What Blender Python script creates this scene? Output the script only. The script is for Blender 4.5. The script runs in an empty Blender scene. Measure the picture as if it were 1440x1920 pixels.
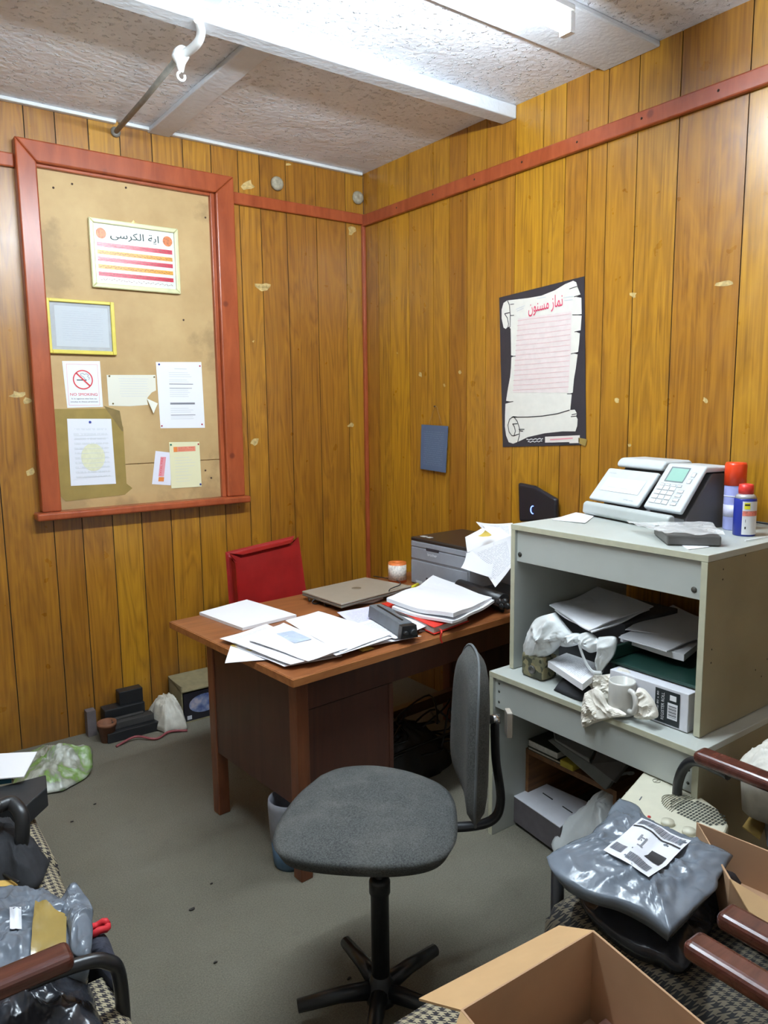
import bpy, math, random
from mathutils import Vector, Matrix, noise
random.seed(7)
sc = bpy.context.scene
COL = sc.collection

# ------------------------------------------------------------------ camera
F_PX = 1393.84
CAM = Vector((-2.63973, -3.74811, 1.6))
FW = Vector((0.58776846, 0.79701615, -0.13890102))
RT = Vector((0.80378653, -0.59480252, -0.01171223))
UP = Vector((0.09195351, 0.10476269, 0.99023701))
cd = bpy.data.cameras.new('camera'); cam = bpy.data.objects.new('camera', cd); COL.objects.link(cam)
cam.matrix_world = Matrix(((RT.x, UP.x, -FW.x, CAM.x), (RT.y, UP.y, -FW.y, CAM.y), (RT.z, UP.z, -FW.z, CAM.z), (0, 0, 0, 1)))
cd.sensor_fit = 'HORIZONTAL'; cd.sensor_width = 36; cd.lens = F_PX / 1440 * 36; cd.clip_start = 0.02
sc.camera = cam

# ------------------------------------------------------------------ light and exposure
w = bpy.data.worlds.new('world'); sc.world = w; w.use_nodes = True
w.node_tree.nodes['Background'].inputs[0].default_value = (0.6, 0.7, 1, 1)
w.node_tree.nodes['Background'].inputs[1].default_value = 0.05
LAMP_STRENGTH = 245.0
sc.view_settings.view_transform = 'Standard'; sc.view_settings.look = 'None'
sc.view_settings.exposure = 0.30; sc.view_settings.gamma = 1
sc.view_settings.use_curve_mapping = False
sc.cycles.max_bounces = 8; sc.cycles.diffuse_bounces = 5

H = 2.954          # ceiling height
V = Vector

def P(px, py, ax, val):
    """point of the place seen at this pixel on the plane axis=val"""
    d = FW + RT * ((px - 720) / F_PX) - UP * ((py - 960) / F_PX)
    t = (val - CAM[ax]) / d[ax]
    return CAM + d * t

# ------------------------------------------------------------------ materials
MATS = {}
def srgb(r, g, b):
    f = lambda c: (c / 255 / 12.92) if c / 255 <= 0.04045 else ((c / 255 + 0.055) / 1.055) ** 2.4
    return (f(r), f(g), f(b), 1)

class NT:
    def __init__(s, m): s.t = m.node_tree; s.n = s.t.nodes; s.l = s.t.links
    def new(s, typ, **k):
        n = s.n.new(typ)
        for a, v in k.items(): setattr(n, a, v)
        return n
    def link(s, a, b): s.l.new(a, b)
    def math(s, op, a, b=None):
        n = s.n.new('ShaderNodeMath'); n.operation = op
        for i, v in enumerate((a, b)):
            if v is None: continue
            if isinstance(v, (int, float)): n.inputs[i].default_value = v
            else: s.link(v, n.inputs[i])
        return n.outputs[0]
    def mix(s, f, a, b, blend='MIX'):
        n = s.n.new('ShaderNodeMix'); n.data_type = 'RGBA'; n.blend_type = blend
        for i, v in ((0, f), (6, a), (7, b)):
            if isinstance(v, (int, float)): n.inputs[i].default_value = v
            elif isinstance(v, tuple): n.inputs[i].default_value = v
            else: s.link(v, n.inputs[i])
        return n.outputs[2]
    def ramp(s, f, stops):
        n = s.n.new('ShaderNodeValToRGB'); cr = n.color_ramp
        while len(cr.elements) < len(stops): cr.elements.new(0.5)
        for e, (p, c) in zip(cr.elements, stops): e.position = p; e.color = c if len(c) == 4 else (*c, 1)
        s.link(f, n.inputs[0]); return n.outputs[0]
    def coords(s, scale=(1, 1, 1), kind='Object', rot=(0, 0, 0)):
        tc = s.n.new('ShaderNodeTexCoord'); mp = s.n.new('ShaderNodeMapping')
        mp.inputs['Scale'].default_value = scale; mp.inputs['Rotation'].default_value = rot
        s.link(tc.outputs[kind], mp.inputs[0]); return mp.outputs[0]
    def noise(s, co, sc_=5, det=4, rough=.5, dist=0):
        n = s.n.new('ShaderNodeTexNoise'); n.inputs['Scale'].default_value = sc_
        n.inputs['Detail'].default_value = det; n.inputs['Roughness'].default_value = rough; n.inputs['Distortion'].default_value = dist
        s.link(co, n.inputs['Vector']); return n.outputs[0]
    def bump(s, h, strength=.3, dist=.01):
        n = s.n.new('ShaderNodeBump'); n.inputs['Strength'].default_value = strength; n.inputs['Distance'].default_value = dist
        s.link(h, n.inputs['Height']); return n.outputs[0]

def base(name, color=(.5, .5, .5, 1), rough=.5, metal=0, **k):
    m = bpy.data.materials.new(name); m.use_nodes = True
    b = m.node_tree.nodes['Principled BSDF']
    b.inputs['Base Color'].default_value = color; b.inputs['Roughness'].default_value = rough; b.inputs['Metallic'].default_value = metal
    for a, v in k.items(): b.inputs[a.replace('_', ' ')].default_value = v
    m.diffuse_color = color
    return m, NT(m), b

def simple(name, rgb, rough=.5, metal=0, var=.12, scale=30, bump=0, bscale=200, bdist=.002, **k):
    """colour with soft procedural mottling and optional bump"""
    if name in MATS: return MATS[name]
    c = srgb(*rgb); m, t, b = base(name, c, rough, metal, **k)
    co = t.coords()
    if var:
        f = t.noise(co, scale, 3)
        dk = tuple(x * (1 - var) for x in c[:3]) + (1,); lt = tuple(min(1, x * (1 + var)) for x in c[:3]) + (1,)
        t.link(t.ramp(f, [(.3, dk), (.7, lt)]), b.inputs['Base Color'])
    if bump: t.link(t.bump(t.noise(co, bscale, 3), bump, bdist), b.inputs['Normal'])
    MATS[name] = m; return m

def mk_wood_panel():
    m, t, b = base('varnished_panel', rough=.32, Coat_Weight=.35, Coat_Roughness=.34)
    at = t.new('ShaderNodeAttribute', attribute_name='tone')
    co0 = t.coords((1, 1, 1))
    off = t.new('ShaderNodeVectorMath', operation='MULTIPLY_ADD')
    cmb = t.new('ShaderNodeCombineXYZ'); t.link(at.outputs['Fac'], cmb.inputs[2]); t.link(at.outputs['Fac'], cmb.inputs[0])
    t.link(cmb.outputs[0], off.inputs[0]); off.inputs[1].default_value = (7, 0, 31); t.link(co0, off.inputs[2])
    mp = t.new('ShaderNodeMapping'); mp.inputs['Scale'].default_value = (9, 9, 1.1); t.link(off.outputs[0], mp.inputs[0])
    cath = t.noise(mp.outputs[0], 1.0, 3, .5, 1.2)
    mp2 = t.new('ShaderNodeMapping'); mp2.inputs['Scale'].default_value = (90, 90, 1.6); t.link(off.outputs[0], mp2.inputs[0])
    fine = t.noise(mp2.outputs[0], 1.0, 4, .6)
    ringf = t.math('FRACT', t.math('MULTIPLY', cath, 6.0))
    ring = t.math('ABSOLUTE', t.math('SUBTRACT', ringf, .5))
    g = t.math('ADD', t.math('MULTIPLY', ring, .35), t.math('MULTIPLY', fine, .65))
    c = t.ramp(g, [(.22, srgb(132, 88, 26)), (.42, srgb(166, 116, 34)), (.62, srgb(186, 136, 40)), (.8, srgb(198, 150, 52))])
    tone = t.ramp(at.outputs['Fac'], [(0, (.70, .60, .55, 1)), (.45, (.88, .80, .75, 1)), (.75, (.96, .95, .72, 1)), (1, (1.08, 1.08, .60, 1))])
    c = t.mix(1.0, c, tone, 'MULTIPLY')
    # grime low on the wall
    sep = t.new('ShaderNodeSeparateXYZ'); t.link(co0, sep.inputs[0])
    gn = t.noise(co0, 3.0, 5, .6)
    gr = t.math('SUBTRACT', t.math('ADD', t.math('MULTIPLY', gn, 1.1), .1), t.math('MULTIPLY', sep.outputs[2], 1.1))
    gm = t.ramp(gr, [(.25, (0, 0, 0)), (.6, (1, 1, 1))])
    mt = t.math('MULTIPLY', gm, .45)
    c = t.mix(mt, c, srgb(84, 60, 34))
    wear = t.ramp(t.noise(co0, 2.1, 6, .65), [(.56, (0, 0, 0)), (.75, (1, 1, 1))])
    c = t.mix(t.math('MULTIPLY', wear, .25), c, srgb(112, 82, 42))
    t.link(c, b.inputs['Base Color'])
    t.link(t.ramp(t.noise(co0, 12, 4), [(.3, (.27, .27, .27)), (.8, (.42, .42, .42))]), b.inputs['Roughness'])
    t.link(t.bump(fine, .12, .002), b.inputs['Normal'])
    return m
WOODP = mk_wood_panel()

def mk_wood(name, dark, light, rough=.35, scale=(2, 40, 40)):
    if name in MATS: return MATS[name]
    m, t, b = base(name, rough=rough)
    f = t.noise(t.coords(scale), 1, 4, .6, .6)
    t.link(t.ramp(f, [(.3, srgb(*dark)), (.7, srgb(*light))]), b.inputs['Base Color'])
    t.link(t.bump(f, .08, .002), b.inputs['Normal'])
    MATS[name] = m; return m

def mk_redwood():
    m, t, b = base('red_stained_pine', rough=.3)
    co = t.coords((14, 14, 14)); f = t.noise(t.coords((6, 6, 1.2)), 3, 4, .6, .5)
    c = t.ramp(f, [(.3, srgb(136, 60, 30)), (.7, srgb(166, 82, 46))])
    vo = t.new('ShaderNodeTexVoronoi'); vo.inputs['Scale'].default_value = 5.5; t.link(t.coords((1, 1, 1)), vo.inputs['Vector'])
    k = t.ramp(vo.outputs['Distance'], [(.06, (1, 1, 1)), (.11, (0, 0, 0))])
    c = t.mix(t.math('MULTIPLY', k, .7), c, srgb(96, 34, 24))
    t.link(c, b.inputs['Base Color'])
    return m
REDW = mk_redwood()

def mk_ceiling():
    m, t, b = base('lumpy_ceiling_paint', rough=.42)
    co = t.coords()
    a = t.noise(co, 7, 5, .6); bl = t.noise(co, 38, 3, .55)
    sp = t.ramp(t.noise(co, 55, 2, .5), [(.6, (0, 0, 0)), (.72, (1, 1, 1))])
    h = t.math('ADD', t.math('ADD', t.math('MULTIPLY', a, .5), t.math('MULTIPLY', bl, .35)), t.math('MULTIPLY', sp, .5))
    t.link(t.bump(h, 1.0, .014), b.inputs['Normal'])
    c = t.ramp(a, [(.3, srgb(220, 223, 232)), (.7, srgb(234, 238, 246))])
    st = t.ramp(t.noise(co, 1.3, 5, .6), [(.55, (0, 0, 0)), (.7, (1, 1, 1))])
    c = t.mix(t.math('MULTIPLY', st, .35), c, srgb(160, 152, 138))
    t.link(c, b.inputs['Base Color'])
    return m
CEIL = mk_ceiling()

def mk_carpet():
    m, t, b = base('worn_grey_carpet', rough=.95)
    co = t.coords()
    a = t.noise(co, 2.2, 5, .6); f = t.noise(co, 220, 3, .7); s = t.noise(co, 14, 4, .6)
    c = t.ramp(a, [(.3, srgb(88, 83, 68)), (.5, srgb(100, 95, 79)), (.72, srgb(114, 109, 95))])
    c = t.mix(.5, c, t.ramp(f, [(.3, srgb(72, 69, 60)), (.7, srgb(132, 127, 114))]))
    sm = t.ramp(s, [(.6, (0, 0, 0)), (.74, (1, 1, 1))])
    c = t.mix(t.math('MULTIPLY', sm, .35), c, srgb(92, 84, 72))
    t.link(c, b.inputs['Base Color']); t.link(t.bump(f, .5, .004), b.inputs['Normal'])
    return m
CARPET = mk_carpet()

def mk_board():
    m, t, b = base('stained_hardboard', rough=.6)
    co = t.coords(); a = t.noise(co, 3, 5, .6)
    c = t.ramp(a, [(.3, srgb(172, 140, 92)), (.7, srgb(196, 166, 116))])
    gn = t.noise(co, 9, 4, .65)
    acc = None
    for (x, z, r) in ((-1.80, 2.33, .13), (-1.78, 2.22, .12), (-1.0, 1.95, .10), (-.99, 1.88, .08), (-1.77, 1.16, .12), (-1.03, 1.14, .12), (-1.0, 1.3, .06), (-1.25, 1.13, .07), (-1.0, 2.6, .06), (-1.5, 1.12, .08)):
        g = t.new('ShaderNodeVectorMath', operation='DISTANCE'); t.link(co, g.inputs[0]); g.inputs[1].default_value = (x, 0.0, z)
        v = t.math('SUBTRACT', t.math('ADD', r, t.math('MULTIPLY', t.math('SUBTRACT', gn, .5), .3)), g.outputs['Value'])
        acc = v if acc is None else t.math('MAXIMUM', acc, v)
    k = t.ramp(acc, [(.0, (0, 0, 0)), (.07, (1, 1, 1))])
    c = t.mix(t.math('MULTIPLY', k, .38), c, srgb(112, 88, 58))
    t.link(c, b.inputs['Base Color']); return m
BOARD = mk_board()

def mk_hound(name, light, dark, cell=.024):
    m, t, b = base(name, rough=.9)
    tc = t.new('ShaderNodeTexCoord'); sp = t.new('ShaderNodeSeparateXYZ')
    mp = t.new('ShaderNodeMapping'); mp.inputs['Scale'].default_value = (1 / cell,) * 3; t.link(tc.outputs['UV'], mp.inputs[0])
    t.link(mp.outputs[0], sp.inputs[0]); x, y = sp.outputs[0], sp.outputs[1]
    A = t.math('LESS_THAN', t.math('FRACT', x), .5); B = t.math('LESS_THAN', t.math('FRACT', y), .5)
    C = t.math('LESS_THAN', t.math('FRACT', t.math('MULTIPLY', t.math('ADD', x, y), 2.0)), .5)
    s = t.math('GREATER_THAN', t.math('ADD', t.math('ADD', A, B), C), 1.5)
    c = t.mix(s, srgb(*light), srgb(*dark))
    t.link(c, b.inputs['Base Color']); t.link(t.bump(t.noise(t.coords(), 300, 2), .3, .002), b.inputs['Normal'])
    return m
HOUND = mk_hound('houndstooth_cloth', (160, 149, 122), (40, 36, 40), .016)

def mk_fabric(name, c1, c2, sc_=260):
    m, t, b = base(name, rough=.92)
    f = t.noise(t.coords(), sc_, 4, .75); g = t.noise(t.coords(), 9, 4, .6)
    c = t.ramp(f, [(.36, srgb(*c1)), (.64, srgb(*c2))])
    c = t.mix(t.math('MULTIPLY', t.ramp(g, [(.45, (0, 0, 0)), (.8, (1, 1, 1))]), .3), c, srgb(112, 110, 104))
    t.link(c, b.inputs['Base Color']); t.link(t.bump(f, .35, .002), b.inputs['Normal']); return m
HOUNDDARK = mk_hound('shaded_houndstooth_cloth', (92, 84, 68), (22, 20, 22), .016)  # same cloth, with the shade under armrest and box put into its colour
GREYFAB = mk_fabric('speckled_grey_fabric', (38, 40, 39), (78, 80, 78))

def mk_paper(name, rgb, line=None, ls=60, m0=.12):
    """paper with faint rows of print in its own UV frame"""
    if name in MATS: return MATS[name]
    m, t, b = base(name, srgb(*rgb), .6); b.inputs['Specular IOR Level'].default_value = .3
    if line:
        tc = t.new('ShaderNodeTexCoord'); sp = t.new('ShaderNodeSeparateXYZ'); t.link(tc.outputs['UV'], sp.inputs[0])
        u, v = sp.outputs[0], sp.outputs[1]
        row = t.math('GREATER_THAN', t.math('FRACT', t.math('MULTIPLY', v, ls)), .58)
        mp = t.new('ShaderNodeMapping'); mp.inputs['Scale'].default_value = (26, ls, 1); t.link(tc.outputs['UV'], mp.inputs[0])
        wn = t.noise(mp.outputs[0], 1.0, 1)
        word = t.math('GREATER_THAN', wn, .43)
        inx = t.math('MULTIPLY', t.math('GREATER_THAN', u, m0), t.math('LESS_THAN', u, 1 - m0))
        iny = t.math('MULTIPLY', t.math('GREATER_THAN', v, m0), t.math('LESS_THAN', v, 1 - m0))
        f = t.math('MULTIPLY', t.math('MULTIPLY', row, word), t.math('MULTIPLY', inx, iny))
        t.link(t.mix(f, srgb(*rgb), srgb(*line)), b.inputs['Base Color'])
    MATS[name] = m; return m
PAPER = mk_paper('white_paper', (232, 232, 236))
PAPERL = mk_paper('printed_paper', (232, 232, 236), (196, 198, 206), 26)
CREAM = mk_paper('cream_paper', (222, 214, 172), (204, 196, 160), 22)
YELLOWP = mk_paper('yellow_slip', (214, 186, 92))

def mk_emit(name, rgb, s):
    m = bpy.data.materials.new(name); m.use_nodes = True; t = NT(m)
    for n in list(t.n): t.n.remove(n)
    e = t.new('ShaderNodeEmission'); e.inputs[0].default_value = rgb; e.inputs[1].default_value = s
    o = t.new('ShaderNodeOutputMaterial'); t.link(e.outputs[0], o.inputs[0]); return m

GREYLAM = simple('grey_laminate', (176, 180, 174), .42, var=.05, scale=6)
SIDELAM = simple('beige_brown_side_board', (140, 132, 108), .55, var=.1, scale=5, bump=.15, bscale=300)  # near side board, browner than the other panels
EDGE = simple('cream_edging', (184, 182, 158), .5, var=.06)
DESKTOPM = mk_wood('brown_desktop_laminate', (116, 66, 34), (150, 92, 52), .38, (3, 30, 30))
DESKBODY = mk_wood('dark_mahogany_laminate', (60, 32, 23), (80, 46, 32), .42, (18, 18, 2))
DESKLEG = mk_wood('reddish_timber_leg', (92, 50, 30), (120, 70, 42), .4, (30, 30, 3))
DESKEDGE = mk_wood('worn_desk_edge', (134, 80, 40), (172, 112, 62), .45, (3, 30, 30))
BLACKP = simple('black_plastic', (28, 29, 31), .4, var=.1)
BLACKM = simple('black_painted_steel', (30, 31, 34), .32, var=.1)
DARKGAP = simple('dark_gap', (22, 16, 10), .9, var=0)
ARMW = mk_wood('dark_varnished_armrest', (66, 34, 28), (94, 52, 42), .25, (6, 40, 40))
CARD = simple('brown_cardboard', (186, 150, 106), .8, var=.06, scale=12, bump=.1, bscale=90)
CARDIN = simple('cardboard_inside', (172, 136, 104), .85, var=.05, scale=12)
CARDED = simple('cardboard_cut_edge', (150, 116, 70), .9, var=.1)
WHITEB = simple('white_card', (214, 214, 220), .6, var=.04)
GREYPOLY = simple('grey_mailing_polythene', (104, 112, 122), .24, var=.12, scale=9, bump=.35, bscale=28, bdist=.006)
DARKPOLY = simple('dark_grey_polythene', (44, 46, 52), .24, var=.2, scale=9, bump=.4, bscale=26, bdist=.006)
BLACKCL = simple('black_cloth', (30, 31, 35), .85, var=.2, scale=18, bump=.3, bscale=90)
WPOLY = simple('thin_white_polythene', (222, 226, 226), .35, var=.05, scale=16, bump=.3, bscale=30, bdist=.005, Transmission_Weight=.12)
TISSUE = simple('crumpled_cream_tissue', (226, 220, 208), .7, var=.05, scale=16, bump=.4, bscale=34, bdist=.006)
TAPE = simple('brown_parcel_tape', (150, 128, 72), .25, var=.12, scale=14, bump=.25, bscale=24, bdist=.004)
GREYPL = simple('mid_grey_plastic', (134, 137, 144), .45, var=.05)
LIGHTPL = simple('pale_grey_plastic', (204, 210, 212), .4, var=.03)
WHITEPAINT = simple('thick_white_paint', (214, 216, 216), .4, var=.05, bump=.4, bscale=60)
BEAMP = simple('painted_ceiling_timber', (206, 211, 218), .4, var=.05, scale=12, bump=.4, bscale=45, bdist=.006)
GREYPAINT = simple('grimy_grey_paint', (128, 124, 116), .6, var=.2, scale=20)
REDVINYL = simple('red_vinyl', (142, 20, 18), .45, var=.12, scale=12, bump=.1)
REDCOV = simple('red_cloth_cover', (206, 46, 34), .5, var=.06)
SILVER = simple('champagne_aluminium', (176, 168, 152), .38, metal=.4, var=.03)
CHROME = simple('chrome', (190, 192, 195), .2, metal=1, var=0)
INK = simple('black_ink', (34, 34, 38), .6, var=0)
GREYINK = simple('grey_ink', (128, 130, 138), .6, var=0)
FAINT = simple('faint_ink', (204, 207, 210), .6, var=0)
REDINK = simple('red_ink', (214, 60, 66), .55, var=0)
PINKINK = simple('pink_ink', (226, 150, 160), .55, var=0)

# ------------------------------------------------------------------ mesh helpers
class MB:
    def __init__(s): s.v = []; s.f = []; s.uv = {}; s.sm = []
    def add(s, vs, fs, smooth=False, uvs=None):
        o = len(s.v); s.v += [V(x) for x in vs]
        for i, f in enumerate(fs):
            s.f.append([o + k for k in f]); s.sm.append(smooth)
            if uvs: s.uv[len(s.f) - 1] = [uvs[k] for k in f]
        return s
    def box(s, a, b, M=None):
        x0, y0, z0 = a; x1, y1, z1 = b
        vs = [V(c) for c in ((x0, y0, z0), (x1, y0, z0), (x1, y1, z0), (x0, y1, z0), (x0, y0, z1), (x1, y0, z1), (x1, y1, z1), (x0, y1, z1))]
        if M: vs = [M @ v for v in vs]
        return s.add(vs, [(0, 3, 2, 1), (4, 5, 6, 7), (0, 1, 5, 4), (1, 2, 6, 5), (2, 3, 7, 6), (3, 0, 4, 7)])
    def prism(s, pts, d, smooth=False):
        n = len(pts); pts = [V(p) for p in pts]; d = V(d)
        return s.add(pts + [p + d for p in pts], [tuple(range(n - 1, -1, -1)), tuple(range(n, 2 * n))] + [(i, (i + 1) % n, n + (i + 1) % n, n + i) for i in range(n)])
    def tube(s, pts, r, n=10, closed=False, flat=1.0):
        pts = [V(p) for p in pts]; N = len(pts); rs = r if isinstance(r, (list, tuple)) else [r] * N
        vs = []; up = None
        for i, p in enumerate(pts):
            t = (pts[min(i + 1, N - 1)] - pts[max(i - 1, 0)]).normalized()
            if up is None: up = V((0, 0, 1)) if abs(t.z) < .9 else V((1, 0, 0))
            a = t.cross(up).normalized(); b = a.cross(t).normalized(); up = b
            for k in range(n):
                an = 2 * math.pi * k / n; vs.append(p + (a * math.cos(an) + b * math.sin(an) * flat) * rs[i])
        fs = [(i * n + k, i * n + (k + 1) % n, (i + 1) * n + (k + 1) % n, (i + 1) * n + k) for i in range(N - 1) for k in range(n)]
        s.add(vs, fs, True); o = len(s.v) - len(vs)
        s.f.append([o + k for k in range(n)][::-1]); s.sm.append(False)
        s.f.append([o + (N - 1) * n + k for k in range(n)]); s.sm.append(False)
        return s
    def lathe(s, prof, c=(0, 0, 0), n=28, axis=(0, 0, 1), smooth=True):
        ax = V(axis).normalized(); a = ax.orthogonal().normalized(); b = ax.cross(a); c = V(c); vs = []
        for (r, h) in prof:
            for k in range(n):
                an = 2 * math.pi * k / n; vs.append(c + ax * h + (a * math.cos(an) + b * math.sin(an)) * r)
        m = len(prof)
        fs = [(i * n + k, i * n + (k + 1) % n, (i + 1) * n + (k + 1) % n, (i + 1) * n + k) for i in range(m - 1) for k in range(n)]
        s.add(vs, fs, smooth); o = len(s.v) - len(vs)
        if prof[0][0] > 1e-5: s.f.append([o + k for k in range(n)][::-1]); s.sm.append(False)
        if prof[-1][0] > 1e-5: s.f.append([o + (m - 1) * n + k for k in range(n)]); s.sm.append(False)
        return s
    def build(s, name, mat, parent=None, bevel=0, seg=2, wn=True):
        me = bpy.data.meshes.new(name); me.from_pydata([tuple(v) for v in s.v], [], s.f); me.update()
        me.polygons.foreach_set('use_smooth', s.sm)
        if s.uv:
            ul = me.uv_layers.new(name='UVMap')
            for fi, uvs in s.uv.items():
                for k, li in enumerate(me.polygons[fi].loop_indices): ul.data[li].uv = uvs[k]
        mats = mat if isinstance(mat, (list, tuple)) else [mat]
        for x in mats: me.materials.append(x)
        o = bpy.data.objects.new(name, me); COL.objects.link(o)
        if parent:
            o.parent = parent
            o.matrix_parent_inverse = Matrix.Translation(-world_of(parent))
        if bevel:
            b = o.modifiers.new('bevel', 'BEVEL'); b.width = bevel; b.segments = seg; b.limit_method = 'ANGLE'; b.angle_limit = .6
        return o

def world_of(p):
    t = V((0, 0, 0))
    return p.location.copy() if p.parent is None else V((0, 0, 0)) + world_of(p.parent) + (p.location)

def tag(o, label=None, cat=None, group=None, kind=None):
    if label: o['label'] = label
    if cat: o['category'] = cat
    if group: o['group'] = group
    if kind: o['kind'] = kind
    return o
def thing(name, loc, label, cat, group=None):
    o = bpy.data.objects.new(name, None); COL.objects.link(o); o.location = V(loc); o.empty_display_size = .05
    return tag(o, label, cat, group)
def struct(o): o['kind'] = 'structure'; return o

def spline(pts, n=8):
    """Catmull-Rom through points"""
    pts = [V(p) for p in pts]; out = []
    for i in range(len(pts) - 1):
        p0 = pts[max(i - 1, 0)]; p1 = pts[i]; p2 = pts[i + 1]; p3 = pts[min(i + 2, len(pts) - 1)]
        for k in range(n):
            t = k / n
            out.append(.5 * ((2 * p1) + (p2 - p0) * t + (2 * p0 - 5 * p1 + 4 * p2 - p3) * t * t + (3 * p1 - p0 - 3 * p2 + p3) * t ** 3))
    out.append(pts[-1]); return out

def sheet(name, q, mat, th=.0012, wob=.003, parent=None, n=10, seed=0, curl=0, scale=6):
    """four corners -> slightly curled sheet or pile with thickness; uv u along q0-q1, v from q3 up to q0"""
    q = [V(p) for p in q]; N = (q[1] - q[0]).cross(q[3] - q[0]).normalized()
    if N.z < 0 or (abs(N.z) < .3 and N.dot(CAM - q[0]) < 0): N = -N
    top = []; uv = []
    for j in range(n + 1):
        for i in range(n + 1):
            u, v = i / n, j / n
            p = q[0] * (1 - u) * (1 - v) + q[1] * u * (1 - v) + q[2] * u * v + q[3] * (1 - u) * v
            d = wob * (noise.noise(p * scale + V((seed, seed * 2, 0))) + .55) + curl * ((2 * u - 1) ** 2) * ((2 * v - 1) ** 2)
            top.append(p + N * (max(d, 0) + th)); uv.append((u, 1 - v))
    bot = [p - N * th for p in top]; m = (n + 1) ** 2
    idx = lambda i, j: j * (n + 1) + i
    flip = (top[1] - top[0]).cross(top[n + 1] - top[0]).dot(N) < 0
    fs = []
    for j in range(n):
        for i in range(n):
            a = (idx(i, j), idx(i + 1, j), idx(i + 1, j + 1), idx(i, j + 1)); a = a[::-1] if flip else a
            fs.append(a); fs.append(tuple(m + k for k in a[::-1]))
    ring = [idx(i, 0) for i in range(n)] + [idx(n, j) for j in range(n)] + [idx(n - i, n) for i in range(n)] + [idx(0, n - j) for j in range(n)]
    for k in range(len(ring)):
        a, b = ring[k], ring[(k + 1) % len(ring)]; f = (a, b, m + b, m + a); fs.append(f[::-1] if flip else f)
    mb = MB(); mb.add(top + bot, fs, False, uv + uv); return mb.build(name, mat, parent)

def blob(name, outline, h, mat, parent=None, under=.0, p=2.4, wr=.012, ws=9, rings=20, seg=96, seed=0, crease=1.0, peak=None, uvs=False):
    """soft body from an outline (list of world points): domed top with folds, flat underside"""
    pts = [V(q) for q in outline]; pts = spline(pts + [pts[0]], 6)[:-1]
    # resample evenly
    L = [0]
    for i in range(len(pts)): L.append(L[-1] + (pts[(i + 1) % len(pts)] - pts[i]).length)
    ring = []
    for k in range(seg):
        d = L[-1] * k / seg; i = max(j for j in range(len(pts)) if L[j] <= d + 1e-9)
        t = (d - L[i]) / max(L[i + 1] - L[i], 1e-9); ring.append(pts[i].lerp(pts[(i + 1) % len(pts)], t))
    c = sum(ring, V((0, 0, 0))) / seg
    if peak: c = V(peak)
    vs = [c + V((0, 0, h))]; uv = [(c.x, c.y)]
    for r in range(1, rings + 1):
        s = r / rings
        for k in range(seg):
            q = c.lerp(ring[k], s); hh = h * (1 - s ** p)
            wq = q + .05 * V((noise.noise(q * 7 + V((seed, 1, 2))), noise.noise(q * 7 + V((4, seed, 2))), 0))
            n1 = noise.noise(wq * ws * .7 + V((seed, 0, seed)))
            r1 = (1 - abs(noise.noise(wq * ws * 1.1 + V((0, seed, 3)))) * 2) ; r2 = (1 - abs(noise.noise(wq * ws * 2.6 + V((seed, seed, 9)))) * 2)
            r3 = (1 - abs(noise.noise(wq * ws * 6 + V((2, seed, 5)))) * 2)
            fo = wr * (.6 * n1 + crease * (.55 * max(r1, 0) ** 5 + .40 * max(r2, 0) ** 3 + .16 * max(r3, 0) ** 2) - .2) * (1 - s ** 8)
            e = wr * .7 * noise.noise(q * ws * 1.7 + V((5, seed, 1))) * s ** 3
            vs.append(q + V((0, 0, hh + fo)) + (q - c).normalized() * e); uv.append((q.x, q.y))
    nb = len(vs)
    for r in (rings, rings // 2):
        s = r / rings * (.93 if r == rings else .5)
        for k in range(seg): q = c.lerp(ring[k], s); vs.append(q + V((0, 0, -under))); uv.append((q.x, q.y + under))
    vs.append(c + V((0, 0, -under))); uv.append((c.x, c.y))
    # orientation
    area = sum(ring[k].x * ring[(k + 1) % seg].y - ring[(k + 1) % seg].x * ring[k].y for k in range(seg)); fl = area < 0
    fs = []
    for k in range(seg):
        k2 = (k + 1) % seg; fs.append((0, 1 + k, 1 + k2))
        for r in range(rings - 1): a = 1 + r * seg; fs.append((a + k, a + seg + k, a + seg + k2, a + k2))
        a = 1 + (rings - 1) * seg; fs.append((a + k, nb + k, nb + k2, a + k2)); fs.append((nb + k, nb + seg + k, nb + seg + k2, nb + k2)); fs.append((nb + seg + k, len(vs) - 1, nb + seg + k2))
    if fl: fs = [f[::-1] for f in fs]
    mb = MB(); mb.add(vs, fs, True, uv if uvs else None); return mb.build(name, mat, parent)

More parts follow.
